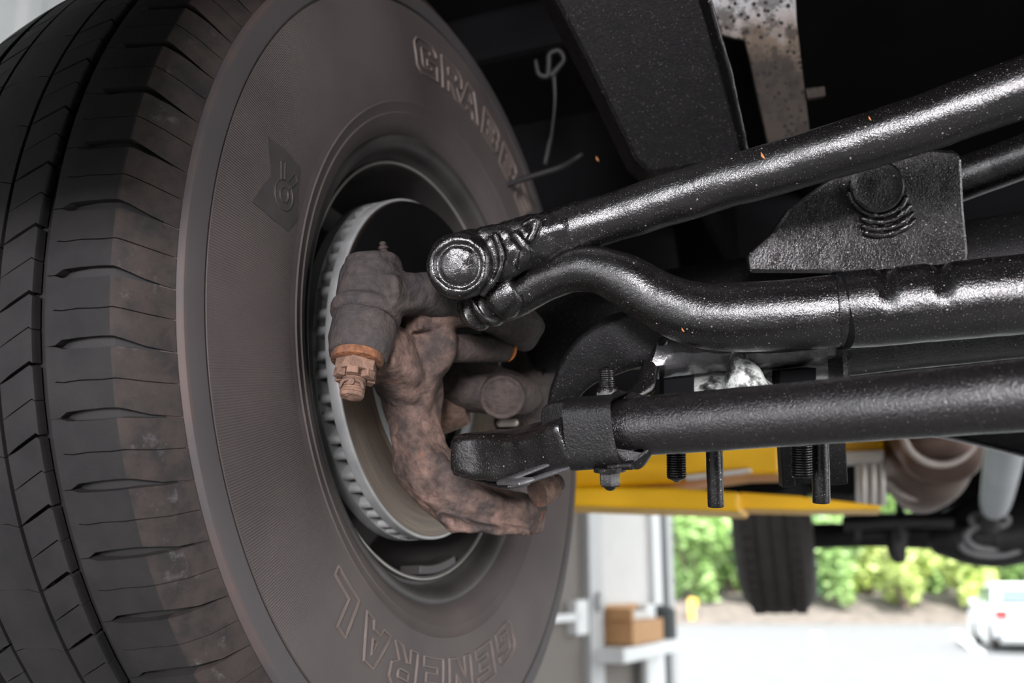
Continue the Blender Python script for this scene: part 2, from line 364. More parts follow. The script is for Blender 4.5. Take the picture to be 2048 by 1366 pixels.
# ------------------------------------------------------------------ front wheel: tyre, rim
wheel = thing('wheel', (0, 0, 0), 'large worn dusty tire on a dark steel rim, nearest wheel at left', 'wheel', 'vehicle wheels'); wheel.matrix_world = WM
tp = [(.2, -.004), (.2035, .0015), (.209, .0055), (.2145, .0075), (.2165, .0085), (.2175, .0078), (.2235, .0098), (.2255, .0108), (.2265, .0100), (.236, .0112), (.25, .0122), (.27, .0124), (.29, .0116), (.303, .0100), (.3115, .0088), (.3122, .0072), (.3135, .0072), (.3142, .0092), (.3225, .0090), (.3295, .0078), (.3306, .0066), (.3315, .0040), (.3325, .0022), (.345, -.0075), (.3555, -.0175), (.3590, -.03), (.3605, -.06), (.3622, -.09), (.3630, -.11)]
prof = tp + [(r, -.22-s) for r, s in reversed(tp[:-1])]
tire = ring_lathe(prof, 256).build('tire', M['side'], wheel, True, 30, local=True)
NP = 58; PA = 2*math.pi/NP; TH0 = math.radians(-170.855)
def rad(s):
    s = s if s > -.11 else -.22-s
    if s <= -.0135: return .371 - 1.2*(s+.11)**2
    pts = [(-.0135, .3598), (-.004, .3475), (.0005, .3385), (.0042, .3318)]
    for (a, ra), (b, rb) in zip(pts, pts[1:]):
        if s <= b: return ra + (rb-ra)*(s-a)/(b-a)
    return pts[-1][1]
def block(pieces):
    """pieces: lists of (s, angle0, angle1, depth); curved studs standing on the carcass"""
    mb = MB()
    for rows in pieces:
        vs = []; n = len(rows); na = 3
        for (s, a0, a1, dp) in rows:
            for i in range(na):
                a = a0 + (a1-a0)*i/(na-1); r = rad(s); vs.append((r*math.cos(a), r*math.sin(a), s))
            for i in (0, na-1):
                a = a0 + (a1-a0)*i/(na-1); r = rad(s)-dp; vs.append((r*math.cos(a), r*math.sin(a), s))
        k = na+2; fs = []
        for j in range(n-1):
            for i in range(na-1): fs.append((j*k+i, j*k+i+1, (j+1)*k+i+1, (j+1)*k+i))
            fs.append((j*k+na, j*k, (j+1)*k, (j+1)*k+na)); fs.append((j*k+na-1, j*k+na+1, (j+1)*k+na+1, (j+1)*k+na-1))
        for j, fl in ((0, 0), (n-1, 1)):
            q = [j*k+na, j*k+na+1] + [j*k+i for i in range(na-1, -1, -1)]; fs.append(tuple(q if not fl else q[::-1]))
        if rows[0][0] > rows[-1][0]: pass
        else: fs = [tuple(reversed(f)) for f in fs]
        mb.add(vs, fs)
    return mb
D = math.radians
def shoulder(mirror):
    S = [(-.0555, .10, .006), (-.051, .10, .006), (-.0495, .14, .006), (-.045, .80, .006), (-.035, .95, .006), (-.022, 1.0, .006), (-.0145, .90, .006), (-.011, .75, .005), (-.004, .34, .003), (.0005, .20, .0015), (.0040, .10, .0008)]
    A = []; B = []
    for i, (s, g, d) in enumerate(S):
        slant = (s+.035)*5.0 + max(0, s+.0135)*60                 # degrees, notch sweeps down over the shoulder
        z = .05*(1 if i % 2 else -1) if -.05 < s < -.02 else 0
        mid = PA/2 + D(slant*.9 + z); gm = .10 if -.05 < s else .0
        A.append((s, D(g*.35)+D(slant), mid-D(gm/2), d)); B.append((s, mid+D(gm/2), PA-D(g*.65)+D(slant), d))
    if mirror: A = [(-.22-s, -b, -a, d) for s, a, b, d in A][::-1]; B = [(-.22-s, -b, -a, d) for s, a, b, d in B][::-1]
    return [A, B]
def rib2(mirror):
    ps = []
    for h, (g0, g1) in enumerate(((.38, .12), (.12, .38))):
        rws = []
        for s in (-.0645, -.0665, -.072, -.080, -.0875):
            sl = -(s+.0645)*72 + (.35 if s > -.066 else 0)
            a0 = h*PA/2; taper = 1 if s > -.083 else .4
            rws.append((s, a0+D(g0*taper/2+sl), a0+PA/2-D(g1*taper/2)+D(sl), .006))
        ps.append(rws[::-1])
    if mirror: ps = [[(-.22-s, -b, -a, d) for s, a, b, d in rws][::-1] for rws in ps]
    return ps
def rib3():
    rws = []
    for s in (-.1295, -.122, -.118, -.11, -.102, -.098, -.0905):
        g = .10 if (s > -.1 or s < -.12) else .015
        sl = .25 if abs(s+.11) > .015 else -.1
        rws.append((s, D(g/2+sl), PA-D(g/2)+D(sl), .006))
    return [rws]
def place_blocks(mbl, off, name='tread_block'):
    me = block([mbl]).mesh(name, M['tread'], True, angle=25)
    for k in range(NP):
        o = bpy.data.objects.new(name, me); col.objects.link(o); o.parent = tire; o.rotation_euler = (0, 0, TH0 + (k+off)*PA)
for pcs, off in ((shoulder(False), 0), (rib2(False), .15), (rib3(), .4)):
    for q in pcs: place_blocks(q, off)
far_t = MB()                                                       # the outer half of the tread, which the picture barely shows
for pcs, off in ((shoulder(True), .3), (rib2(True), .6)):
    q = block(pcs)
    for k in range(NP):
        R_ = Matrix.Rotation(TH0 + (k+off)*PA, 3, 'Z'); far_t.add([R_ @ v for v in q.v], q.f)
far_t.build('outer_tread', M['tread'], tire, True, 25, local=True)['kind'] = 'stuff'
# ---- raised outline lettering, each letter a ridge that follows its outline
LET = {
 'G': [[(1, .70), (1, .84), (.86, 1), (.16, 1), (0, .82), (0, .18), (.16, 0), (1, 0), (1, .48), (.52, .48), (.52, .32), (.70, .32), (.70, .22), (.34, .22), (.30, .28), (.30, .72), (.34, .78), (.66, .78), (.70, .70)]],
 'E': [[(0, 0), (1, 0), (1, .24), (.32, .24), (.32, .39), (.86, .39), (.86, .61), (.32, .61), (.32, .76), (1, .76), (1, 1), (0, 1)]],
 'N': [[(0, 0), (.3, 0), (.3, .56), (.66, 0), (1, 0), (1, 1), (.7, 1), (.7, .44), (.34, 1), (0, 1)]],
 'R': [[(0, 0), (.3, 0), (.3, .34), (.42, .34), (.66, 0), (1, 0), (.74, .38), (1, .52), (1, .86), (.86, 1), (0, 1)], [(.3, .56), (.3, .77), (.68, .77), (.70, .72), (.70, .60), (.68, .56)]],
 'A': [[(0, 0), (.3, 0), (.37, .2), (.63, .2), (.7, 0), (1, 0), (.66, 1), (.34, 1)], [(.42, .40), (.5, .74), (.58, .40)]],
 'L': [[(0, 0), (1, 0), (1, .25), (.32, .25), (.32, 1), (0, 1)]],
 'B': [[(0, 0), (.86, 0), (1, .14), (1, .42), (.9, .5), (1, .58), (1, .86), (.86, 1), (0, 1)], [(.3, .2), (.3, .4), (.7, .4), (.7, .2)], [(.3, .6), (.3, .79), (.7, .79), (.7, .6)]],
}
def side_s(r):
    for (r0, s0), (r1, s1) in zip(tp, tp[1:]):
        if r0 <= r <= r1: return s0 + (s1-s0)*(r-r0)/(r1-r0)
    return .012
def ridge(loops, mapf, w, h, base):
    """a raised bead along closed outlines; mapf turns outline coordinates into (r, angle)"""
    mb = MB()
    for lp in loops:
        pts = []
        for (a, b) in zip(lp, lp[1:]+lp[:1]):
            n = max(1, int(math.hypot(b[0]-a[0], b[1]-a[1])/.25))
            pts += [(a[0]+(b[0]-a[0])*i/n, a[1]+(b[1]-a[1])*i/n) for i in range(n)]
        q = [mapf(*p) for p in pts]; xy = [(r*math.cos(t), r*math.sin(t)) for r, t in q]; n = len(q); vs = []
        for i in range(n):
            x0, y0 = xy[i-1]; x1, y1 = xy[(i+1) % n]; dx, dy = x1-x0, y1-y0; L = math.hypot(dx, dy) or 1; nx, ny = -dy/L, dx/L
            for o, z in ((-w, -base), (-w*.45, h), (w*.45, h), (w, -base)):
                X, Y = xy[i][0]+nx*o, xy[i][1]+ny*o; vs.append((X, Y, side_s(math.hypot(X, Y))+z))
        fs = [(i*4+k, ((i+1) % n)*4+k, ((i+1) % n)*4+k+1, i*4+k+1) for i in range(n) for k in range(3)]
        mb.add(vs, fs)
    return mb
def word(spec, r0, r1):
    for ch, a0, a1 in spec:
        f = lambda x, y: (r0 + (r1-r0)*y, D(a0 + (a1-a0)*x))
        ridge(LET[ch], f, .00095, .0015, .0006).build('raised_letter', M['letter'], tire, True, 50, local=True)
word([('G', -62.0, -70.0), ('E', -72.5, -80.0), ('N', -82.5, -91.5), ('E', -94.0, -101.5), ('R', -104.0, -112.5), ('A', -114.2, -123.2), ('L', -126.2, -134.4)], .2425, .272)
word([('G', 105.0, 96.6), ('R', 94.2, 85.8), ('A', 86.2, 77.4), ('B', 75.4, 67.6), ('B', 65.4, 57.6), ('E', 55.4, 48.0), ('R', 45.8, 37.4)], .2555, .287)
# ---- pennant emblem pressed into the ribbed sidewall
em = [(.283, 160.0), (.265, 159.0), (.2475, 158.6), (.2415, 163), (.236, 167.3), (.244, 170.4), (.262, 170.6), (.282, 170.4), (.2765, 167.5), (.271, 164.9), (.277, 162.4)]
ev = [(r*math.cos(D(a)), r*math.sin(D(a))) for r, a in em]
cx = sum(v[0] for v in ev)/len(ev); cy = sum(v[1] for v in ev)/len(ev)
mb = MB(); vs = [(cx, cy, side_s(math.hypot(cx, cy))+.0006)]
for x, y in ev: vs += [(x, y, side_s(math.hypot(x, y))+.0006), (x*1.0, y, side_s(math.hypot(x, y))-.001)]
n = len(ev); fs = []
for i in range(n):
    j = (i+1) % n; fs += [(0, 1+2*j, 1+2*i), (1+2*i, 1+2*j, 2+2*j, 2+2*i)]
emblem = mb.add(vs, fs).build('pennant_emblem', M['emblem'], tire, False, local=True)
mk = [[(.5+.42*math.cos(q*.5236), .62+.30*math.sin(q*.5236)) for q in range(12)], [(.5+.2*math.cos(q*.7854), .62+.15*math.sin(q*.7854)) for q in range(8)], [(.1, .12), (.3, .0), (.52, .36), (.36, .42)], [(.62, .36), (.8, .02), (.95, .1), (.76, .42)]]
ridge(mk, lambda x, y: (.243+.024*x, D(160.5+8.2*y)), .0006, .0011, 0).build('emblem_mark', M['emblem'], tire, True, 50, local=True)
# ---- rim
rim = ring_lathe([(.2036, -.008), (.2025, -.0040), (.2000, -.0018), (.1965, -.0015), (.1925, -.0030), (.1895, -.0065), (.1880, -.0125), (.1868, -.017), (.1840, -.0195), (.1815, -.0190), (.1795, -.0165), (.1775, -.0165), (.1765, -.020), (.176, -.035), (.172, -.050), (.171, -.10), (.168, -.118), (.150, -.128), (.12, -.118), (.085, -.13), (.06, -.125), (.03, -.125)], 160).build('rim', M['rim'], wheel, True, 40, local=True)
ring_lathe([(.1797+.0013*math.cos(q), -.0163+.0013*math.sin(q)) for q in [2*math.pi*i/8 for i in range(8)]], 160, True).build('lit_rim_lip', M['galv'], wheel, True, 60, local=True)  # lip in paler steel, the light it catches put into its colour
def arcbox(r0, r1, a0, a1, s0, s1, n=10):
    vs = []; fs = []
    for i in range(n+1):
        a = D(a0+(a1-a0)*i/n)
        for r, s in ((r0, s0), (r1, s0), (r1, s1), (r0, s1)): vs.append((r*math.cos(a), r*math.sin(a), s))
    for i in range(n):
        for k in range(4): fs.append((i*4+k, i*4+(k+1) % 4, (i+1)*4+(k+1) % 4, (i+1)*4+k))
    fs += [(3, 2, 1, 0), (n*4, n*4+1, n*4+2, n*4+3)]
    if a1 < a0: fs = [f[::-1] for f in fs]
    return MB().add(vs, fs)
arcbox(.1685, .1762, -92, -70, -.034, -.014).build('balance_weight', M['rim'], wheel, True, 40, local=True, bevel=.001)
# ------------------------------------------------------------------ brake rotor
rot = thing('brake_rotor', (0, 0, 0), 'vented brake disc with grey edge and brown face inside the near wheel', 'brake rotor'); rot.matrix_world = WM
SF = -.0105
ring_lathe([(.1468, SF-.0002), (.1475, SF-.0010), (.1475, SF-.0085), (.1470, SF-.0090), (.085, SF-.0090), (.085, SF-.004), (.096, SF-.003), (.098, SF-.0006), (.101, SF), (.1035, SF-.0005), (.105, SF), (.1462, SF)], 192, True).build('inner_plate', M['rotor'], rot, True, 30, local=True)
ring_lathe([(.1475, SF-.0195), (.1475, SF-.029), (.146, SF-.030), (.085, SF-.030), (.085, SF-.0195)], 192, True).build('outer_plate', M['rotor'], rot, True, 30, local=True)
ring_lathe([(.090, SF-.008), (.086, SF-.03), (.082, SF-.06), (.076, SF-.066), (.03, SF-.066), (.03, SF-.072), (.08, SF-.070), (.088, SF-.06), (.0925, SF-.03), (.0925, SF-.008)], 96, True).build('hat', M['rim'], rot, True, 30, local=True)
arcbox(.03, .1445, 2, 168, SF+.0015, SF+.004, 40).build('black_sector_plate', M['body'], rot, True, 30, local=True)  # black sector plate over the upper part of the rotor face
vane = MB()
vv = []
for i in range(7):
    a = math.pi*(i/6-.5); vv.append((.1435+.0036*math.cos(a), .0036*math.sin(a)))
vv = [(.100, -.0036)] + vv + [(.100, .0036)]
n = len(vv)
vane.add([(x, y, SF-.0085) for x, y in vv] + [(x, y, SF-.0200) for x, y in vv], [tuple(range(n)), tuple(range(2*n-1, n-1, -1))] + [(i+n, (i+1) % n+n, (i+1) % n, i) for i in range(n)])
vm = vane.mesh('cooling_vane', M['rotor'], True, angle=40)
for k in range(56):
    o = bpy.data.objects.new('cooling_vane', vm); col.objects.link(o); o.parent = rot; o.rotation_euler = (0, 0, 2*math.pi*k/56 + (.018 if k % 2 else 0))
# ------------------------------------------------------------------ steering knuckle and axle yoke
kn = thing('steering_knuckle', PW(840, 960, .05), 'rusty brown steering knuckle arm curving down in front of the brake disc', 'steering knuckle')
fuse('arm_casting', [
 ws([(748, 700, .046, 60, .022), (795, 728, .048, 66, .026), (820, 775, .046, 66, .026), (828, 830, .046, 54, .024), (836, 885, .049, 55, .025), (856, 940, .055, 62, .026), (905, 988, .067, 60, .026), (965, 1014, .081, 52, .024), (1020, 1024, .093, 44, .021), (1052, 1027, .100, 38, .019)], sq=1.55, cap=(.2, .12), rough=.0022, rscale=60, nseg=48),
 ws([(850, 930, .056, 44, .018), (905, 985, .070, 46, .019), (965, 1012, .084, 40, .019), (1020, 1022, .096, 36, .018), (1056, 1024, .102, 34, .017)], sq=5, cap=(.1, .1), rough=.0018, rscale=60, nseg=48),
 ws([(862, 640, .070, 34, .014), (872, 690, .072, 44, .016), (850, 745, .062, 34, .016), (838, 800, .053, 30, .016)], sq=4, cap=(.3, .3), rough=.0016, rscale=70),
 ws([(815, 640, .062, 22, .014), (850, 640, .068, 26, .016), (880, 634, .076, 24, .018), (928, 630, .084, 27, .016)], sq=5, cap=(.1, .1), rough=.0012),
 ws([(880, 1030, .068, 12, .014), (920, 1046, .078, 14, .015), (960, 1050, .087, 10, .015), (1030, 1053, .100, 12, .014)], sq=3, cap=(.4, .4), rough=.004, rscale=110)], M['knuckle'], kn, .0011, 1)
fuse('lower_boss', [ws([(730, 648, .050, 66, None), (722, 680, .050, 65, None), (715, 712, .050, 59, None)], sq=2.2, cap=(.05, .12), rough=.0010, rscale=110)], M['yoke'], kn, .0013, 2)
st = ws([(876, 698, .070, 29, None), (930, 696, .083, 29, None), (1008, 697, .100, 27, None)], sq=2, cap=(0, .06)).build('stop_stub', M['yokegrey'], kn, True, 50)
e0 = PW(1011, 697, .1008); e1 = PW(1017, 697, .1018); lathe(e0, e1-e0, [(0, .0090), (.0012, .0100), (.0022, .0092)], 24).build('rusty_stub_end', M['orange'], st)
# castle nut, stud and cotter pin under the boss
c0 = PW(715, 716, .052); tdir = (PW(703, 795, .052) - c0).normalized(); u_ = .0003
nutb = lathe(c0, tdir, [(-.002, .0165), (0, .0172), (.0032, .0168), (.0036, .0155)], 28).build('rusty_washer', M['washer'], kn)
nut = MB(); a_, b_, t_ = frame_of(tdir)
lathe(c0 + tdir*.0034, tdir, [(0, .0130), (.0008, .0142), (.0075, .0142), (.0078, .0138)], 36, nut, hexa=(0, 1, 2, 3))
for k in range(6):
    q = math.pi/3*k + math.pi/6
    d_ = a_*math.cos(q)+b_*math.sin(q); rbox(c0 + tdir*.0130 + d_*.0105, (d_, tdir.cross(d_), tdir), (.0026, .0036, .0026), nut)
nut.build('castle_nut', M['rustyb'], kn, True, 30, bevel=.0006)
threaded(c0 + tdir*.009, tdir, .0078, .0185, .0017, depth_=.10).build('threaded_stud', M['rustyb'], kn)
pn = MB()
for sg in (-1, 1):
    q = c0 + tdir*.0148 - VIEW*.0085
    pn2 = loft([(q + a_*.002*sg, .0011, .0011), (q + a_*.0055*sg + tdir*.0012, .0011, .0011), (q + a_*.0072*sg + tdir*.005 + VIEW*.002, .0010, .0010)], nseg=8); pn.add(pn2.v, pn2.f)
lathe(q + tdir*.001, -VIEW, [(0, .0022), (.003, .002)], 10, pn); pn.build('cotter_pin', M['rustyb'], kn)
# axle yoke: upper boss with ball joint, arm back to the axle tube
yk = thing('axle_yoke', PW(745, 600, .05), 'grimy grey-black axle yoke with round boss above the castle nut', 'axle yoke')
fuse('boss_and_arm', [
 ws([(744, 526, .050, 56, None), (744, 545, .050, 62, None), (739, 600, .050, 67, None), (732, 640, .050, 69, None)], sq=2.2, cap=(.28, .06), rough=.0012, rscale=110, nseg=40),
 ws([(733, 622, .050, 72, None), (731, 632, .050, 72, None)], sq=2.1, cap=(.06, .06), refine=2),
 ws([(750, 585, .058, 42, .022), (800, 588, .064, 42, .024), (860, 592, .074, 42, .026), (920, 604, .085, 42, .026), (980, 624, .097, 44, .028), (1020, 645, .10, 46, .03)], sq=3.2, cap=(.3, .3), rough=.0024, rscale=60)], M['yoke'], yk, .0014, 3)
g0 = PW(769, 516, .050); gd = (PW(765, 485, .050)-g0).normalized()
lathe(g0, gd, [(0, .0042), (.004, .0042), (.0042, .0028), (.0062, .0028), (.0064, .0036), (.0082, .0034), (.0086, .0020), (.0100, .0026), (.0115, .0016)], 18, hexa=(0, 1)).build('grease_fitting', M['yokegrey'], yk)
# axle shaft yoke and joint behind
uj = thing('axle_shaft_joint', P(960, 800, .84), 'brown axle shaft universal joint with round bearing cap beside the knuckle', 'universal joint')
pl([(868, 800, .815, 70, .045), (895, 795, .815, 68, .045), (925, 790, .815, 60, .042)], sq=2.4, cap=(.3, .1), rough=.002, rscale=40).build('rusty_shoulder', M['rustyb'], uj, True, 60)
pl([(920, 772, .81, 46, .042), (960, 776, .805, 50, .042), (1005, 785, .80, 47, .040), (1030, 790, .795, 40, .036)], sq=2.5, cap=(.2, .7), rough=.0008).build('yoke_ear', M['yokegrey'], uj, True, 60)
cc = P(1004, 790, .757); lathe(cc + VIEW*.012, -VIEW + Vector((0, 0, -.25)), [(0, .0175), (.0095, .0172), (.0105, .0160), (.0098, .0135), (.0104, .0125), (.0108, .006)], 32).build('bearing_cap', M['yokegrey'], uj)
pl([(1045, 560, .90, 66, .05), (1058, 640, .89, 66, .05), (1062, 730, .885, 60, .05), (1050, 800, .88, 58, .05), (1025, 850, .88, 40, .04)], sq=2.3, cap=(.2, .6), rough=.001).build('shaft_housing', M['yokegrey'], uj, True, 60)
pl([(1000, 846, .80, 8, .003), (1030, 845, .80, 8, .003)], sq=2, cap=(1, 1)).build('lit_hole_oval', M['exhrim'], uj)  # pale oval paints the lit background seen through a hole
slab([(1078, 712, .826), (1090, 706, .826), (1096, 742, .826), (1084, 750, .826)], VIEW*.004).build('slot_shade', M['body'], uj, False)  # black slab stands in for the shade inside the slit
# ------------------------------------------------------------------ steering links
dl = thing('upper_steering_link', P(920, 545, .62), 'upper oily black steering rod with round ball-joint end above the others', 'steering rod')
pl([(1060, 488, .640, 48, None), (1140, 460, .638, 51, None), (1250, 427, .632, 51, None), (1400, 380, .620, 52, None), (1600, 322, .600, 54, None), (1800, 262, .580, 57, None), (2000, 192, .562, 60, None), (2160, 136, .548, 62, None)], tail=.55, cap=(.2, .2), rough=.0007, rscale=40, nseg=40, refine=12).build('rod', M['oil'], dl, True, 70)
bc = P(926, 528, .632); bt = (-VIEW + Vector((-.06, 0, -.06))).normalized()
def rumple(m, amp, scl):
    for i, v in enumerate(m.v): m.v[i] = v + Vector((noise.noise(v*scl), noise.noise(v*scl+Vector((9, 0, 0))), noise.noise(v*scl+Vector((0, 9, 0)))))*amp
    return m
fuse('ball_joint', [
 rumple(lathe(bc + VIEW*.022, bt, [(0, .012), (.004, .0185), (.014, .0212), (.030, .0212), (.034, .0200), (.0362, .0178), (.0366, .0155), (.0352, .0140), (.0345, .0128), (.0352, .0122), (.0368, .0100), (.0376, .006), (.0378, .001)], 56), .0010, 130),
 pl([(940, 522, .634, 60, .0105), (985, 508, .634, 58, .0115), (1040, 490, .636, 53, .0135), (1110, 468, .638, 52, .0165), (1150, 456, .638, 51, .0165)], cap=(.3, .4), rough=.0022, rscale=70, nseg=44, refine=10),
 pl([(990, 470, .621, 7, None), (1004, 510, .622, 7, None), (994, 552, .624, 6, None), (966, 588, .628, 6, None)], rough=.0008, rscale=150, nseg=12),
 pl([(1030, 470, .620, 10, .004), (1050, 500, .620, 12, .004), (1040, 530, .624, 9, .004)], rough=.0015, rscale=150, nseg=12),
 pl([(1050, 450, .618, 8, .006), (1075, 440, .618, 10, .006), (1060, 480, .616, 8, .005)], rough=.002, rscale=120, nseg=12)], M['oil'], dl, .0009, 2)
sb = thing('bent_steering_link', P(1300, 640, .6), 'thick oily black link with an S bend and crimped sleeve, below upper rod', 'steering rod')
pl([(935, 622, .668, 30, None), (985, 612, .662, 38, None), (1030, 594, .655, 42, None), (1085, 562, .645, 43, None), (1145, 540, .635, 45, None), (1200, 541, .628, 48, None), (1255, 564, .622, 54, None), (1310, 597, .618, 59, None), (1370, 622, .612, 63, None), (1440, 634, .606, 68, None), (1540, 632, .598, 71, None), (1676, 622, .588, 73, None)], cap=(.5, .05), rough=.0006, rscale=40, nseg=44, refine=9).build('bent_forging', M['oil'], sb, True, 70)
sl = pl([(1682, 620, .588, 77, None), (1760, 614, .581, 78, None), (1880, 604, .570, 79, None), (2048, 588, .556, 81, None), (2200, 574, .545, 82, None)], tail=.6, cap=(.05, .05), rough=.0005, rscale=40, nseg=44, refine=26)
ax_s = P(1682, 620, .588); ad = (P(2048, 588, .556)-ax_s).normalized()
for i, v in enumerate(sl.v):                                       # crimp dents in the sleeve
    h = (v-ax_s).dot(ad)
    for hh in (.026, .055):
        c_ = ax_s + ad*((v-ax_s).dot(ad)); rdir = (v-c_).normalized(); up_ = rdir.dot(UP); fr = rdir.dot(-VIEW)
        wgt = math.exp(-((h-hh)/.0038)**2)*max(0, min(1, (up_+.35)*1.3))*(1 if fr > -.2 else 0)
        sl.v[i] = sl.v[i] - rdir*.0040*wgt
sl.build('crimped_sleeve', M['oil'], sb, True, 70)
pl([(1674, 622, .588, 78.5, None), (1685, 621, .588, 79, None)], cap=(.02, .02), refine=1, nseg=44).build('dark_groove_ring', M['body'], sb)  # raised black ring stands in for the shade of the seam groove
pl([(938, 632, .668, 20, None), (944, 628, .666, 34, None), (952, 624, .664, 40, None), (958, 620, .662, 34, None), (966, 616, .660, 36, None), (974, 612, .658, 46, None), (982, 607, .656, 44, None), (988, 603, .654, 37, None), (996, 599, .652, 40, None), (1006, 593, .649, 48, None), (1016, 587, .647, 44, None), (1030, 578, .645, 40, None)], cap=(.5, .3), rough=.0006, rscale=90, nseg=36, refine=4).build('folded_boot', M['oil'], sb, True, 70)
tr = thing('tie_rod', P(1300, 900, .58), 'lowest grainy black tie rod tube running right from the square clamp', 'tie rod')
pl([(1150, 866, .590, 54, None), (1270, 854, .575, 58, None), (1400, 843, .553, 61, None), (1600, 827, .521, 64, None), (1800, 811, .491, 67.5, None), (2048, 790, .458, 72, None), (2190, 778, .442, 75, None)], tail=.55, cap=(.1, .1), rough=.00025, rscale=60, nseg=48, refine=10).build('tube', M['tube'], tr, True, 70)
te = pl([(930, 905, .655, 38, .018), (975, 908, .648, 46, .020), (1030, 908, .635, 48, .020), (1080, 896, .620, 46, .019), (1120, 882, .605, 46, .018), (1160, 872, .592, 48, .018)], sq=5.5, cap=(.2, .2), rough=.0014, rscale=70, nseg=48).build('forged_end', M['oil'], tr, True, 60)
fl = MB()
for a, b, w_ in (((1010, 962), (1145, 908), 5), ((1052, 962), (1150, 928), 6), ((1010, 962), (1052, 963), 6)):
    q = pl([(*a, .612, w_, .006), (*b, .590, w_, .006)], sq=3, cap=(.8, .8), nseg=14, refine=2); fl.add(q.v, q.f)
fl.build('pocket_rim', M['plate'], te)
pl([(925, 945, .655, 9, .012), (985, 962, .645, 8, .012), (1035, 970, .632, 7, .012)], sq=2.6, cap=(.8, .8), rough=.001, nseg=16).build('boot_edge', M['oil'], tr)
nb = thing('rod_end_nut', P(1090, 980, .69), 'small brown blurred nut at the lower tip of the rusty arm', 'nut')
nq0 = P(1074, 985, .69); nd = P(1110, 968, .70)-nq0
lathe(nq0, nd, [(0, .012), (.008, .012), (.0085, .0100), (.014, .0100), (.0145, .0065), (.021, .006)], 18, hexa=(0, 1)).build('hex_nut', M['knuckle'], nb)
# clamp around the end of the tube
cl = thing('rod_clamp', P(1200, 940, .57), 'square black clamp with vertical bolt around the left end of tie rod', 'clamp')
pl([(1142, 868, .586, 66, .0205), (1150, 867, .586, 70, .0215), (1200, 863, .580, 70, .0215), (1250, 859, .574, 70, .0215), (1256, 858, .573, 67, .0205)], sq=4.6, cap=(.06, .06), rough=.0003, rscale=60, nseg=48, refine=3).build('band', M['clamp'], cl, True, 60)
pl([(1222, 931, .566, 8, .009), (1268, 928, .562, 9, .009)], sq=4, cap=(.2, .2), refine=2).build('lower_ear', M['matte'], cl)
b0 = P(1219, 934, .562); dn = (P(1221, 990, .562)-b0).normalized()
lathe(b0, dn, [(0, .0092), (.0026, .0090), (.003, .0075)], 28).build('washer', M['thread'], cl)
lathe(b0+dn*.0026, dn, [(0, .0058), (.0006, .0062), (.0075, .0062), (.0082, .0055), (.0083, .0038), (.0100, .0026), (.0108, .0010)], 24, hexa=(0, 1, 2, 3)).build('bolt_head', M['thread'], cl)
t0 = P(1216, 800, .600); upv = (P(1213, 740, .600)-t0).normalized()
lathe(t0, upv, [(0, .0078), (.0045, .0078), (.0062, .0066), (.0075, .0060)], 24, hexa=(0, 1)).build('nut', M['oil'], cl)
threaded(t0+upv*.0072, upv, .0048, .012, .0013).build('bolt_thread', M['thread'], cl)
# ------------------------------------------------------------------ spring plate, brackets, axle tube, U-bolts
at = thing('axle_tube', P(1300, 720, .82), 'dark axle tube end hidden behind the steering rods', 'axle tube')
pl([(1090, 655, .84, 92, None), (1300, 640, .80, 96, None), (1700, 585, .75, 104, None), (2150, 520, .69, 114, None)], tail=.6, cap=(.1, .1), rough=.0006).build('tube', M['matte'], at, True, 60)
ab = thing('axle_bracket', P(1200, 790, .68), 'black curved bracket arm above the clamp nut', 'bracket')
pl([(1112, 830, .700, 20, .012), (1126, 790, .695, 26, .014), (1150, 748, .69, 38, .015), (1195, 708, .685, 52, .016), (1255, 680, .68, 56, .018), (1330, 655, .675, 52, .018)], sq=6, cap=(.1, .2), rough=.0016, rscale=50, nseg=40).build('curved_arm', M['matte'], ab, True, 60)
pl([(1245, 803, .640, 10, .012), (1285, 778, .650, 18, .012), (1300, 735, .66, 16, .012), (1320, 690, .668, 12, .012)], sq=2.8, cap=(.4, .3), rough=.0012).build('edge_rib', M['oil'], ab, True, 60)
sp_ = thing('spring_plate', P(1500, 780, .66), 'greasy grey spring plate smeared white between bent link and tie rod', 'spring plate')
def sheet(name, rows, mat, th, parent, rough=.0015, n=14):
    """a bent sheet through rows of (px, py, depth); each row runs left to right"""
    mb = MB(); vs = []; R_ = len(rows)
    grid = []
    for r in rows:
        pr = smooth_path([tuple(map(float, q)) for q in r], n); grid.append([P(*q) + Vector((0, 0, 1))*rough*noise.noise(Vector((q[0]*.03, q[1]*.03, 1))) - VIEW*rough*2*noise.noise(Vector((q[0]*.02, q[1]*.04, 7))) for q in pr])
    C_ = len(grid[0])
    for g in grid: vs += g
    k = len(vs); vs += [v + VIEW*th for v in vs[:k]]
    fs = []
    for i in range(R_-1):
        for j in range(C_-1):
            a = i*C_+j; fs.append((a, a+C_, a+C_+1, a+1)); fs.append((a+k+1, a+C_+1+k, a+C_+k, a+k))
    for i in range(R_-1):
        fs.append((i*C_, i*C_+k, (i+1)*C_+k, (i+1)*C_)); e = C_-1; fs.append(((i+1)*C_+e, (i+1)*C_+e+k, i*C_+e+k, i*C_+e))
    for j in range(C_-1):
        fs.append((j+1, j+1+k, j+k, j)); b = (R_-1)*C_; fs.append((b+j, b+j+k, b+j+1+k, b+j+1))
    return mb.add(vs, fs).build(name, mat, parent, True, 60)
sheet('upper_fold', [[(1316, 672, .665), (1420, 676, .66), (1560, 672, .655), (1690, 668, .65)], [(1312, 705, .648), (1420, 706, .644), (1560, 706, .64), (1690, 692, .637)], [(1300, 732, .650), (1420, 724, .647), (1560, 722, .643), (1690, 708, .64)], [(1294, 760, .672), (1420, 744, .670), (1560, 738, .666), (1690, 722, .66)]], M['plate'], .005, sp_)
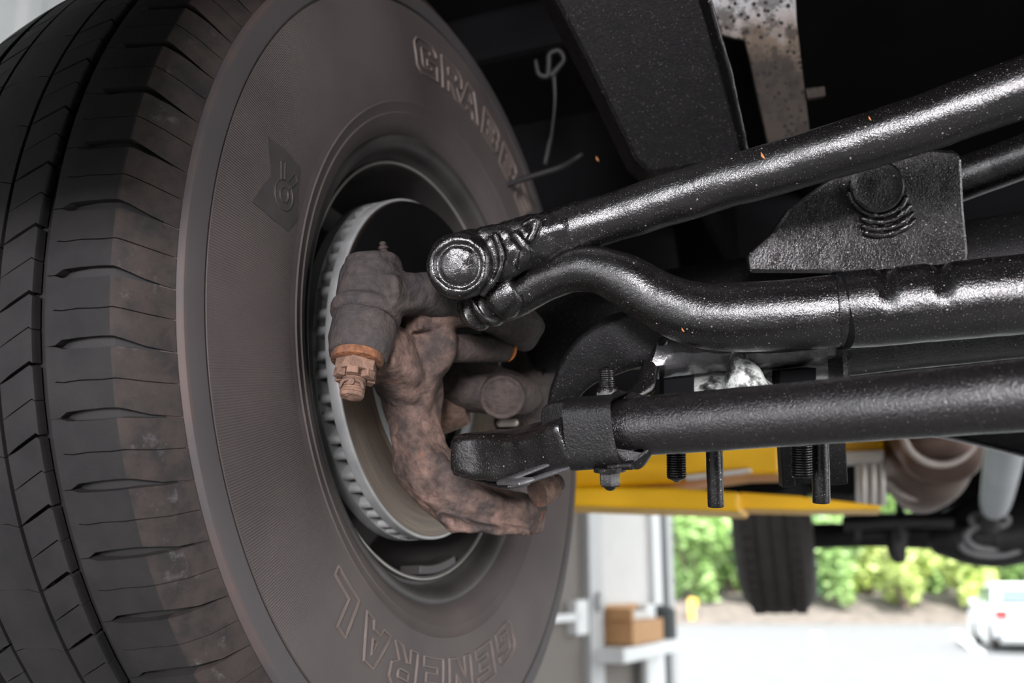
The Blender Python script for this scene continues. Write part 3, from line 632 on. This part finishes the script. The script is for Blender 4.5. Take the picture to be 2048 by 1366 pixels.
sheet('lower_flange', [[(1390, 738, .690), (1480, 734, .685), (1560, 734, .682), (1700, 720, .675)], [(1388, 775, .672), (1480, 768, .668), (1560, 765, .665), (1700, 745, .658)], [(1386, 812, .655), (1480, 802, .65), (1560, 795, .647), (1700, 778, .64)]], M['grease'], .005, sp_)
pl([(1470, 702, .652, 16, .010), (1482, 735, .650, 26, .014), (1492, 770, .645, 44, .018), (1500, 800, .645, 50, .02)], cap=(.6, .2), rough=.004, rscale=55).build('weld_lump', M['grease'], sp_, True, 70)
slab([(1684, 690, .625), (1693, 690, .625), (1697, 765, .625), (1688, 768, .625)], VIEW*.03).build('end_edge', M['oil'], sp_, False)
for x0, x1, y in ((1328, 1388, 770), (1560, 1632, 752)):
    slab([(x0, y-10, .652), (x1, y-16, .648), (x1, y+40, .642), (x0, y+46, .646)], VIEW*.02).build('gap_shade_box', M['body'], sp_, False)  # solid black boxes stand in for the shade inside the gaps
cb = thing('cross_bar', P(1850, 720, .68), 'black flat bar between bent link and tie rod at right', 'bar')
pl([(1690, 718, .69, 34, .012), (1860, 700, .675, 34, .012), (2160, 672, .645, 34, .012)], tail=.5, sq=4, cap=(.1, .1), rough=.0005).build('bar', M['oil'], cb, True, 60)
def ubolt(name, x, y0, y1, x1, hw, d, thr, label):
    o = thing(name, P(x1, y1, d), label, 'bolt', 'U-bolt ends hanging under the spring plate'); a = P(x, y0, d); b = P(x1, y1, d); L = (b-a).length; r = hw*d/F
    if thr: threaded(a, b-a, r, L, 0.00155, depth_=.10, tip=.9 if thr == 1 else .15).build('thread', M['thread'], o)
    else: loft([(a, r, r), ((a+b)/2, r*1.03, r*1.03), (b, r*1.02, r*1.02)], cap=(0, .12), rough=.0003, rscale=200, nseg=24).build('shank', M['thread'], o, True, 50)
    return o
ubolt('threaded_stud', 1351, 800, 957, 1353, 19.5, .64, 1, 'short black threaded stud with pointed tip nearest the clamp')
ubolt('smooth_rod', 1424, 780, 1012, 1432, 16, .62, 0, 'long smooth black bolt shank hanging lowest before the yellow arm')
ubolt('threaded_stud', 1601, 780, 955, 1604, 20.5, .61, 2, 'blunt black threaded stud in front of the channel bracket')
ubolt('smooth_rod', 1637, 780, 1004, 1643, 17, .62, 0, 'smooth black bolt shank right beside the blunt threaded stud')
hb = thing('hanging_bracket', P(1630, 975, .72), 'black channel bracket hanging behind the paired studs', 'bracket')
mbh = slab([(1558, 820, .70), (1583, 820, .70), (1592, 972, .70), (1566, 976, .70)], VIEW*.012); slab_b = slab([(1660, 815, .69), (1688, 812, .69), (1697, 968, .69), (1655, 972, .69)], VIEW*.012)
mbh.build('side_flange', M['matte'], hb, False, bevel=.001); slab_b.build('side_flange', M['matte'], hb, False, bevel=.001)
slab([(1578, 820, .715), (1668, 815, .715), (1668, 966, .715), (1585, 968, .715)], VIEW*.004).build('web', M['matte'], hb, False)
tb = thing('track_bar_bracket', P(1750, 540, .69), 'black plate bracket with big round bolt head under the upper rod', 'bracket')
slab([(x, y, .68) for x, y in ((1915, 300), (1925, 318), (1930, 420), (1938, 500), (1936, 548), (1500, 545), (1495, 510), (1540, 470), (1575, 420), (1640, 372), (1720, 318), (1800, 292))], VIEW*.008).build('plate', M['oil'], tb, False, bevel=.0025)
bcn = P(1757, 372, .672); lathe(bcn + VIEW*.004, -VIEW + Vector((0, -.05, -.05)), [(0, .0178), (.004, .0176), (.0052, .0160), (.0048, .0130), (.0052, .006)], 36).build('bolt_head', M['oil'], tb)
wm_ = MB()
for k, (rr0, a0, a1) in enumerate(((60, 25, 165), (74, 35, 120), (88, 40, 112), (100, 45, 105))):
    q = pl([(1757+rr0*math.cos(D(a)), 372+rr0*.98*math.sin(D(a)), .6785, 6.5, None) for a in range(a0, a1+1, 10)], rough=.0009, rscale=170, nseg=12, refine=3); wm_.add(q.v, q.f)
wm_.build('weld_glint_arcs', M['oil'], tb, True, 70)  # weld beads shaped as arcs to imitate bright reflections below the bolt head
rr = thing('rear_link_rod', P(2000, 350, .66), 'short visible oily rod at right edge beside the bolt bracket', 'rod')
pl([(1860, 383, .745, 43, None), (1980, 338, .725, 44, None), (2160, 272, .69, 46, None)], tail=.5, cap=(.2, .2), rough=.0004).build('rod', M['oil'], rr, True, 60)
# ------------------------------------------------------------------ frame beam, strap, hook, underbody
fb = thing('frame_beam', P(1370, 310, .84), 'flat dark grey frame beam slanting down from the top of the picture', 'beam')
ext = (VIEW*.05)
slab([(x, y, 1/(1.3245-.000222*y)) for x, y in ((1040, -130), (1375, -130), (1408, 0), (1488, 290), (1475, 312), (1430, 330), (1300, 350), (1268, 322), (1180, 140))], ext).build('face', M['matte'], fb, False, bevel=.004)
pl([(1372, -130, .735, 7, .012), (1410, 0, .75, 7, .012), (1450, 140, .77, 7, .012), (1484, 292, .795, 6, .012)], sq=3, cap=(.3, .3), rough=.0015, rscale=120, refine=12).build('edge_lip', M['oil'], fb, True, 60)
stp = thing('splattered_strap', P(1570, 300, 1.0), 'pale metal strap splattered with black, rounded head, hanging by the beam', 'strap')
pts = [(1590, -60), (1594, 40), (1606, 140), (1618, 240), (1628, 330), (1545, 330), (1528, 250), (1510, 170), (1498, 110), (1490, 80), (1470, 76), (1440, 68), (1418, 50), (1407, 25), (1410, 0), (1424, -28), (1460, -50)]
slab([(x, y, .9) for x, y in pts], VIEW*.006).build('strap_plate', M['strap'], stp, False, bevel=.0015)
slab([(1612, 176, .895), (1650, 172, .895), (1652, 192, .895), (1615, 198, .895)], VIEW*.01).build('tab', M['strap'], stp, False, bevel=.001)
hk = thing('spring_hook', P(1100, 300, 1.1), 'thin grey hook with hanging cable deep behind the tire', 'hook')
pl([(1072, 122, 1.1, 4, None), (1078, 148, 1.1, 5, None), (1095, 152, 1.1, 6, None), (1098, 128, 1.1, 6, None), (1100, 108, 1.1, 6, None), (1118, 102, 1.1, 6, None), (1128, 118, 1.1, 5, None), (1118, 134, 1.1, 6, None), (1104, 150, 1.1, 8, None)], nseg=12).build('hook', M['dim'], hk)
pl([(1108, 150, 1.1, 5, None), (1110, 200, 1.1, 3.2, None), (1104, 262, 1.1, 3, None), (1098, 288, 1.1, 5, None), (1090, 326, 1.1, 5, None)], nseg=10).build('cable', M['dim'], hk)
bl = thing('brake_line', P(1000, 380, 1.02), 'thin curved grey metal line above the ball joint', 'brake line')
pl([(940, 402, 1.04, 4, None), (1000, 375, 1.03, 5, None), (1060, 354, 1.02, 6, None), (1120, 335, 1.01, 6, None), (1152, 316, 1.0, 5, None), (1163, 308, 1.0, 4, None)], nseg=12).build('tube', M['dim'], bl)
ub = thing('vehicle_underbody', P(1700, 200, 1.6), 'black shadowed underbody of the raised vehicle above the rods', 'underbody')
def vbox(t0, t1, o0, o1, z0, z1, name): return gbox(t0, t1, o0, o1, CAMZ+z0, CAMZ+z1).build(name, M['body'], ub, False, bevel=.01)
vbox(.1, 4.2, -.15, 2.2, .56, .64, 'floor_pan'); vbox(.93, 4.2, -.7, -.1, .585, .65, 'sill_pan'); vbox(4.05, 4.15, -.1, 2.1, .2, .56, 'rear_panel')
vbox(1.45, 1.52, -.65, 2.2, .24, .62, 'firewall')
vbox(.95, 3.4, .32, .44, .36, .52, 'frame_rail'); vbox(-.2, 3.6, 1.25, 1.36, .36, .52, 'frame_rail')
vbox(1.1, 1.9, .62, 1.0, .30, .6, 'gearbox'); vbox(3.2, 3.85, .5, 1.4, .34, .54, 'fuel_tank')
vbox(-.3, .45, .55, 1.05, .42, .62, 'oil_pan')
wh = MB(); vs = []; 
for i in range(13):                                                # inner wheel house, an arch over the tyre
    a = math.pi*(i/12); 
    for s in (.10, -.26): vs.append(WM @ Vector((.56*math.cos(a), .50*math.sin(a)+.02, s)))
fs = [(2*i, 2*i+1, 2*i+3, 2*i+2) for i in range(12)]
wh.add(vs, fs); w_o = wh.build('wheel_house', M['body'], ub, True); so = w_o.modifiers.new('thick', 'SOLIDIFY'); so.thickness = .006
ip = MB().add([WM @ Vector(v) for v in ((.10, .28, .16), (.62, .24, .16), (.62, .62, .16), (-.30, .62, .16), (-.10, .46, .16))], [(0, 1, 2, 3, 4)]).build('inner_fender', M['body'], ub, False); so = ip.modifiers.new('thick', 'SOLIDIFY'); so.thickness = .008
# orange leaf scraps stuck on the rods and the tread
lf = [((1526, 312), .572, 8, 'orange leaf scrap on the middle of the upper rod'), ((1740, 237), .555, 5, 'tiny orange leaf scrap on right part of the upper rod'), ((1366, 660), .565, 5, 'orange leaf scrap on the bend of the thick link'), ((287, 667), .553, 9, 'orange leaf scrap lying on the tire shoulder'), ((1195, 318), .90, 6, 'orange leaf scrap in the dark beside the beam')]
for (x, y), d, r, lab in lf:
    q = [(x-r*.5, y-r), (x+r*.1, y-r*.2), (x+r*.6, y+r*.8), (x, y+r*.5), (x-r*.4, y+r*.1)]
    tag(slab([(a, b, d) for a, b in q], VIEW*.0006).build('leaf_scrap', M['leafbit'], None, False), lab, 'leaf', 'leaf scraps')
# ------------------------------------------------------------------ vehicle rear: exhaust, driveshaft, axle, rear wheel
mf = thing('exhaust_canister', P(1860, 1000, 2.0), 'brown exhaust canister with pale rim right of the yellow arm', 'exhaust')
e0 = P(1850, 905, 2.0); ed = (P(1830, 700, 1.9)-e0).normalized(); ed = (ed*.35 + REAR*-1.0 + INB*.1).normalized()
pl([(1862, 880, 1.75, 92, None), (1848, 930, 1.85, 86, None), (1840, 968, 1.95, 60, None)], cap=(.1, .9)).build('canister', M['exh'], mf, True, 60)
pl([(1868, 840, 1.68, 104, None), (1880, 905, 1.62, 82, .06)], cap=(.1, .5), refine=3).build('cone', M['exh'], mf, True, 60)
rg = MB()
def arc_ring(cx, cy, rx, ry, a0, a1, d, hw):
    return pl([(cx+rx*math.cos(D(a)), cy+ry*math.sin(D(a)), d, hw, None) for a in range(a0, a1+1, 15)], nseg=12, refine=2)
arc_ring(1880, 855, 76, 74, 0, 180, 1.58, 8).build('rim', M['exhrim'], mf)
arc_ring(1834, 948, 58, 46, 10, 170, 1.80, 9).build('rim', M['exhrim'], mf)
ds = thing('driveshaft', P(1990, 1035, 2.8), 'silver driveshaft with yoke at its lower end at right', 'driveshaft')
pl([(2024, 820, 1.8, 38, None), (2010, 900, 2.1, 37, None), (1992, 1000, 2.6, 29, None), (1986, 1020, 2.7, 20, None)], cap=(.1, .3)).build('shaft', M['shaft'], ds, True, 60)
pl([(1984, 1020, 2.75, 17, None), (1980, 1050, 2.85, 19, None)], cap=(.3, .3), refine=2).build('yoke', M['far_black'], ds, True, 60)
arc_ring(1980, 1040, 36, 14, 0, 360, 2.86, 7).build('joint_cap', M['farsteel'], ds)
ra = thing('rear_axle', P(1900, 1110, 3.1), 'black rear axle with round differential housing behind the driveshaft', 'axle')
pl([(1610, 1072, 3.35, 26, None), (1740, 1070, 3.25, 24, None), (1880, 1068, 3.15, 30, None), (2200, 1062, 2.9, 34, None)], cap=(.2, .2)).build('tube', M['far_black'], ra, True, 60)
pl([(1880, 1070, 3.15, 40, .1), (1930, 1066, 3.12, 62, .13), (1990, 1062, 3.1, 70, .15), (2050, 1060, 3.05, 62, .13), (2110, 1058, 3.0, 40, .1)], cap=(.5, .5)).build('housing', M['far_black'], ra, True, 60)
arc_ring(1982, 1074, 50, 26, 0, 360, 2.98, 8).build('pinion_flange', M['farsteel'], ra)
arc_ring(1984, 1090, 62, 22, 0, 180, 2.96, 6).build('flange_rim', M['farsteel'], ra)
pl([(1795, 1060, 3.1, 20, .03), (1793, 1100, 3.1, 16, .03), (1797, 1120, 3.1, 11, .03)], sq=4, cap=(.2, .2)).build('shock_mount', M['far_black'], ra)
pl([(1690, 1046, 3.0, 14, .05), (1790, 1040, 2.95, 12, .05), (1900, 1040, 2.9, 14, .05)], sq=3, cap=(.3, .3)).build('spring_pack', M['far_black'], ra)
for x in (1712, 1800): pl([(x, 960, 3.0, 9, None), (x, 1075, 3.0, 9, None)], refine=2).build('spring_bolt', M['far_black'], ra)
rw = thing('wheel', (0, 0, 0), 'blurred rear wheel tire seen from the front below yellow arm', 'wheel', 'vehicle wheels')
RW = WC + AX*-.11 + REAR*2.55; tgt = P(1548, 1105, depth(RW)); RW = Vector((tgt.x, RW.y, 1.5+.275))
rw.matrix_world = Matrix.Translation(RW) @ Matrix.Rotation(math.radians(6.5), 4, 'Z') @ Matrix((LX, LY, AX)).transposed().to_4x4() @ Matrix.Diagonal((.95, .95, .96, 1))
rt = ring_lathe([(.2, -.085), (.215, -.108), (.26, -.122), (.31, -.118), (.335, -.106), (.355, -.09), (.365, -.078), (.371, -.05), (.371, -.046), (.364, -.046), (.364, -.040), (.371, -.040), (.372, -.003), (.365, -.003), (.365, .003), (.372, .003), (.371, .040), (.364, .040), (.364, .046), (.371, .046), (.371, .05), (.365, .078), (.355, .09), (.335, .106), (.31, .118), (.26, .122), (.215, .108), (.2, .085)], 96).build('tire', M['far_tire'], rw, True, 30, local=True)
ring_lathe([(.203, .09), (.19, .098), (.18, .09), (.172, .03), (.17, -.05), (.1, -.06), (.02, -.05)], 64).build('rim', M['rim'], rw, True, 40, local=True)
for s0, s1 in ((-.083, -.052), (.052, .083)):
    rblk = MB(); rbox(Vector((.3655, 0, (s0+s1)/2)), (Vector((1, 0, 0)), Vector((0, 1, 0)), Vector((0, 0, 1))), (.0075, .0155, (s1-s0)/2), rblk)
    rbm = rblk.mesh('tread_block', M['far_tire'], False)
    for k in range(58):
        o = bpy.data.objects.new('tread_block', rbm); col.objects.link(o); o.parent = rt; o.rotation_euler = (0, 0, k*2*math.pi/58)
# ------------------------------------------------------------------ yellow lift arm
la = thing('vehicle_lift', P(1300, 1025, 1.6), 'yellow steel lift arm under the vehicle behind the studs', 'lift arm')
slab([(1100, 840, 1.56), (1560, 830, 1.56), (1560, 946, 1.56), (1480, 948, 1.56), (1330, 968, 1.56), (1100, 980, 1.56)], Vector((.05, .14, 0))).build('upper_beam', M['yellow'], la, False, bevel=.006)
slab([(1080, 974, 1.52), (1330, 974, 1.52), (1480, 984, 1.52), (1480, 1024, 1.52), (1330, 1018, 1.52), (1080, 1010, 1.52)], Vector((.05, .16, 0))).build('lower_plate', M['yellow'], la, False, bevel=.006)
slab([(1478, 984, 1.57), (1600, 992, 1.57), (1762, 1011, 1.57), (1762, 1019, 1.57), (1600, 1020, 1.57), (1478, 1017, 1.57)], Vector((.04, .12, 0))).build('extension_plate', M['yellow'], la, False, bevel=.005)
slab([(1560, 830, 1.69), (1768, 822, 1.69), (1768, 908, 1.69), (1560, 915, 1.69)], Vector((.04, .12, 0))).build('end_block', M['yellow'], la, False, bevel=.006)
slab([(1370, 950, 1.55), (1500, 936, 1.55), (1500, 944, 1.55), (1370, 962, 1.55)], Vector((.01, .02, 0))).build('highlight_strip', M['cream'], la, False, bevel=.002)  # cream strips paint the highlights along the yellow edges
slab([(1690, 903, 1.68), (1768, 900, 1.68), (1768, 914, 1.68), (1690, 918, 1.68)], Vector((.03, .1, 0))).build('highlight_strip', M['cream'], la, False, bevel=.002)
slab([(1380, 800, 2.2), (1790, 800, 2.2), (1790, 965, 2.2), (1700, 990, 2.2), (1640, 985, 2.2), (1600, 960, 2.2), (1560, 985, 2.2), (1380, 1000, 2.2)], Vector((.1, .3, 0))).build('dark_backing', M['body'], ub, False, bevel=.01)  # black sheet added to darken the gap behind the lift arm
pst = thing('lift_pad_post', P(1740, 1008, 1.75), 'ribbed steel lift pad post standing on the end of yellow arm', 'lift pad')
for x, w_ in ((1722, 11), (1742, 10), (1761, 9)): pl([(x, 915, 1.76, w_, None), (x+2, 1010, 1.76, w_, None)], sq=2.4, cap=(.1, .1), refine=2).build('rib', M['galv'], pst)
cm = thing('crossmember', P(1980, 900, 1.0), 'dark plate wedge with pale lower edge at right below tie rod', 'crossmember')
slab([(1860, 862, 1.0), (2200, 800, .9), (2200, 940, .9), (2048, 908, .95), (1960, 888, .98)], VIEW*.05).build('plate', M['matte'], cm, False, bevel=.002)
pl([(1865, 868, .995, 4, .01), (1960, 890, .975, 4, .01), (2048, 912, .945, 4, .01), (2200, 946, .90, 4, .01)], cap=(.3, .3)).build('edge', M['plate'], cm)
# ------------------------------------------------------------------ bay end: door, posts, shelf
def wall_t(px):                                                    # where a pixel column meets the left wall (at eye height)
    k = (px-1024)/F*CP; o = INB*(WALL+.03); return (k*o.y-o.x)/(REAR.x-k*REAR.y)
def zrow(py, t): 
    d_ = (INB*WALL+REAR*t).y; return CAMZ + d_*math.tan(PITCH - math.atan((py-683)/F))
def wbox(x0, x1, y0, y1, off0=.03, off1=.1): 
    t0, t1 = wall_t(x0), wall_t(x1); tm = (t0+t1)/2
    return gbox(t0, t1, WALL+off0, WALL+off1, max(0.0, zrow(y1, tm)) if y1 < 1500 else 0, zrow(y0, tm) if y0 > 900 else 4.2)
dr = wbox(1010, 1156, 0, 1600, .025, .06).build('door_1', M['wallbrown'], None, False); dr['kind'] = 'structure'
hd = wbox(1070, 1132, 1228, 1243, .10, .13).build('push_bar', M['white'], dr, False)
wbox(1126, 1150, 1200, 1268, .06, .13).build('bar_bracket', M['white'], dr, False)
wall_panel = wbox(1160, 1300, 1285, 1600, .025, .05).build('trim_1', M['wallbrown'], None, False); wall_panel['kind'] = 'structure'
pn_ = wbox(1190, 1296, 0, 1222, .025, .07).build('trim_2', M['cream'], None, False); pn_['kind'] = 'structure'
dk = wbox(1170, 1196, 1100, 1262, .025, .05).build('trim_3', M['dark'], None, False); dk['kind'] = 'structure'
def post(name, label, parts):
    o = thing(name, G(wall_t(parts[0][1]), WALL+.1, 0), label, 'post', 'posts at the bay door')
    for nm, x0, x1, mat, y0, o0, o1 in parts: wbox(x0, x1, y0, 1600, o0, o1).build(nm, M[mat], o, False)
    return o
post('shelf_post', 'pale shelving upright beside the brown door', [('upright', 1157, 1184, 'lgrey', 0, .05, .12)])
post('shelf_post', 'thin pale shelving upright right of the cardboard box', [('upright', 1257, 1277, 'white', 1208, .14, .18)])
kb = thing('round_switch', G(wall_t(1172), WALL+.14, zrow(1215, wall_t(1172))), 'pale round knob on the shelving upright', 'knob')
lathe(G(wall_t(1172), WALL+.11, zrow(1203, wall_t(1172))), INB, [(0, .075), (.05, .072), (.06, .05)], 20).build('cap', M['lgrey'], kb)
post('door_jamb', 'white bay door jamb with dark seal at edge of the parking lot', [('panel', 1290, 1306, 'white', 0, .03, .12), ('seal', 1306, 1315, 'dark', 0, .03, .13), ('track', 1315, 1326, 'lgrey', 0, .03, .14)])
sh = thing('shelf', G(wall_t(1235), WALL+.2, zrow(1300, wall_t(1235))), 'white shelf holding the cardboard box', 'shelf')
wbox(1166, 1300, 1284, 1310, .06, .34).build('board', M['white'], sh, False, bevel=.005)
bx = thing('cardboard_box', G(wall_t(1225), WALL+.2, zrow(1284, wall_t(1225))), 'open brown cardboard box on the white shelf', 'box')
wbox(1192, 1258, 1238, 1283.5, .08, .32).build('body', M['card'], bx, False, bevel=.004)
wbox(1190, 1258, 1208, 1218, .08, .11).build('flap', M['card'], bx, False); wbox(1196, 1240, 1222, 1238, .1, .28).build('paper', M['cream'], bx, False, bevel=.01)
wbox(1190, 1196, 1216, 1240, .08, .32).build('flap', M['card'], bx, False)
can = thing('canister', G(wall_t(1288), WALL+.2, zrow(1283, wall_t(1288))), 'dark pinkish canister on shelf beside the jamb', 'canister')
lathe(G(wall_t(1286), WALL+.2, zrow(1283.5, wall_t(1286))), UP, [(0, .12), (.28, .12), (.30, .10), (.32, .06)], 24).build('body', M['dark'], can)
# ------------------------------------------------------------------ outside: lot lines, bank, bushes, bollard, car
GZ = -.10
def ground_at(px, py):
    o = Vector((0, 0, CAMZ)); d = P(px, py, 1)-o; return o + d*((GZ-CAMZ)/d.z)
for pts_, lab in (([(1622, 1266), (1642, 1266), (1652, 1302), (1630, 1302)], 'white parking line left of the car, farther one'), ([(1900, 1262), (1920, 1262), (1972, 1306), (1946, 1306)], 'white slanted parking line beside the parked car')):
    tag(prism([ground_at(*q)+UP*.001 for q in pts_], UP*.004).build('parking_line', M['line'], None, False), lab, 'road marking', 'parking lines')
def bank_z(x, y): return max(0, min(1, (y-47)/5.0))*1.25 + max(0, y-54)*.22 + .16*noise.noise(Vector((x*.5, y*.5, 0)))
bk = MB(); vs = []; NX, NY = 90, 16
for j in range(NY+1):
    for i in range(NX+1):
        x = -6+52*i/NX; y = 46.5+24*j/NY; vs.append((x, y, GZ-.02+bank_z(x, y) if j else GZ-.05))
bk.add(vs, [(j*(NX+1)+i, j*(NX+1)+i+1, (j+1)*(NX+1)+i+1, (j+1)*(NX+1)+i) for j in range(NY) for i in range(NX)])
tag(bk.build('earth_bank', M['dirt'], None, True), 'brown earth bank along the far edge of parking lot', 'bank')
def leaf_mesh(n, rx, rz, size, mat, seed):
    rd = random.Random(seed); mb = MB()
    cl = [(Vector((rd.uniform(-.7, .7)*rx, rd.uniform(-.7, .7)*rx, rd.uniform(.04, .85)*rz)), rd.uniform(.28, .5)) for _ in range(16)]
    for _ in range(n):
        c, rr_ = rd.choice(cl); v = Vector((rd.gauss(0, 1), rd.gauss(0, 1), rd.gauss(0, 1))).normalized()*rr_*(rd.random()**.35)
        p = c + Vector((v.x*rx, v.y*rx, v.z*rz*.6)); 
        if p.z < .02: p.z = .02 + rd.random()*.2
        a = Vector((rd.gauss(0, 1), rd.gauss(0, 1), rd.gauss(0, .6))).normalized(); b = a.cross(Vector((rd.gauss(0, 1), rd.gauss(0, 1), rd.gauss(0, 1)))).normalized(); s = size*rd.uniform(.6, 1.3)
        mb.add([p-a*s, p+b*s*.45+a*s*.1, p+a*s, p-b*s*.45+a*s*.1], [(0, 1, 2, 3)])
    return mb.mesh('foliage', mat, False)
stem = MB()
for k in range(5):
    a = k*1.257; q = loft([(Vector((0, 0, -.3)), .06, .06), (Vector((.25*math.cos(a), .25*math.sin(a), .9)), .045, .045), (Vector((.6*math.cos(a), .6*math.sin(a), 1.9)), .02, .02)], nseg=8, up=Vector((1, .3, 0)), refine=2); stem.add(q.v, q.f)
stem_m = stem.mesh('stem', M['bark'])
LM = [leaf_mesh(1900, .95, 2.9, .17, M['leaf_a'], 1), leaf_mesh(1900, .95, 2.3, .16, M['leaf_b'], 2), leaf_mesh(1900, .95, 3.6, .19, M['leaf_c'], 3), leaf_mesh(3800, 1.75, 6.0, .22, M['leaf_a'], 4)]
def bush(px, y, k, label, scale=1.0, name='bush', z0=None):
    y = y*1.55; scale = scale*(1.62 if name == 'bush' else 1.5)
    x = (px-1024)/F*(y*CP); zz = GZ + bank_z(x, y) + .02 if z0 is None else z0
    o = thing(name, Vector((x, y, zz)), label, 'tree' if name == 'tree' else 'bush', 'greenery beyond the parking lot'); o.scale = (scale,)*3; o.rotation_euler = (0, 0, random.uniform(0, 6.28))
    for nm, me in (('foliage', LM[k]), ('stem', stem_m)):
        c = bpy.data.objects.new(nm, me); col.objects.link(c); c.parent = o
front = [(1392, 33, 0, 'green bush between the jamb and the rear tire'), (1530, 32.6, 2, 'deep green bush hidden behind the rear tire'), (1668, 32.5, 0, 'green bush just right of the rear tire'), (1806, 32, 1, 'yellow-green bush below the rear axle tube'), (1944, 32.5, 1, 'yellow-green bush under the differential'), (2082, 33, 0, 'green bush behind the parked car'),
 (1330, 35.3, 2, 'deep green bush beside the door jamb'), (1461, 35.2, 0, 'green bush left of the rear tire'), (1600, 35, 2, 'deep green bush behind the right flank of rear tire'), (1738, 34.8, 1, 'yellow-green bush right of the rear tire'), (1875, 35, 0, 'green bush left of the differential'), (2012, 35, 2, 'deep green bush at the right edge')]
for px, y, k, lab in front: bush(px, y, k, lab)
for px, y, k, lab in [(1365, 39.5, 3, 'tall tree behind the bushes next to the jamb'), (1575, 40, 3, 'tall tree straight behind the rear tire'), (1790, 39.5, 3, 'tall tree behind the shock mount'), (2010, 40, 3, 'tall tree behind the differential')]: bush(px, y, k, lab, 1.0, 'tree')
bp = ground_at(1384, 1247); bo = thing('bollard', bp, 'yellow bollard at the lot edge left of the rear tire', 'bollard')
lathe(bp, UP, [(0, .16), (1.05, .16), (1.12, .13), (1.15, .06)], 20).build('post', M['bollard'], bo)
lathe(bp+Vector((.18, 0, .75)), UP, [(0, .13), (.32, .13), (.36, .08)], 20).build('cap', M['bollard'], bo)
# parked car, rear quarter view
CO = ground_at(1994, 1306); cdv = Vector((.29, .957, 0)).normalized(); csv = Vector((cdv.y, -cdv.x, 0))
car = thing('car', CO, 'silver white parked car at the right edge of the lot', 'car')
def C3(f, s, z): return CO + (cdv*f + csv*s + UP*z)*1.14
side = [(0, .38), (-.05, .62), (.0, .98), (.12, 1.02), (.55, 1.42), (1.2, 1.52), (2.0, 1.50), (2.75, 1.18), (3.1, 1.02), (4.1, .90), (4.4, .72), (4.42, .35), (4.0, .25)]
arch = lambda c: [(c+.36*math.cos(q), .30+.36*math.sin(q)) for q in [math.pi*i/8 for i in range(9)]]
prof_c = side + arch(3.45) + [(2.6, .22), (1.4, .22)] + arch(.85) + [(.3, .28)]
def inset(z): return .16*max(0, (z-1.0))/.5
mbc = MB(); n = len(prof_c); vs = [C3(f, .02+inset(z), z) for f, z in prof_c] + [C3(f, 1.74-inset(z), z) for f, z in prof_c]
mbc.add(vs, [tuple(range(n)), tuple(range(2*n-1, n-1, -1))] + [(i+n, (i+1) % n+n, (i+1) % n, i) for i in range(n)])
mbc.build('body', M['carpaint'], car, False, bevel=.04)
def cquad(pts, nm, mat, e): prism([C3(*p) for p in pts], e).build(nm, M[mat], car, False)
cquad([(.62, .055, 1.06), (2.6, .055, 1.06), (2.0, .16, 1.42), (.85, .155, 1.44)], 'side_window', 'glass', csv*-.02)
cquad([(.13, .2, 1.07), (.13, 1.56, 1.07), (.50, 1.45, 1.38), (.50, .31, 1.38)], 'rear_window', 'glass', cdv*-.02)
for s0 in (.04, 1.46): cquad([(-.06, s0, .74), (-.06, s0+.26, .74), (-.03, s0+.26, .92), (-.03, s0, .92)], 'tail_lamp', 'redlamp', cdv*-.05)
for f in (.85, 3.45):
    for s in (.0, 1.56): lathe(C3(f, s, .30), csv, [(0, .2), (.02, .30), (.06, .32), (.16, .32), (.2, .29)], 28).build('wheel', M['far_tire'], car)
for s in (-.16, 1.74): rbox(C3(2.35, s+.08, 1.08), (cdv, csv, UP), (.06, .11, .075)).build('mirror', M['carpaint'], car, False, bevel=.02)
rbox(C3(-.06, .88, .40), (cdv, csv, UP), (.05, .84, .13)).build('bumper', M['carpaint'], car, False, bevel=.03)
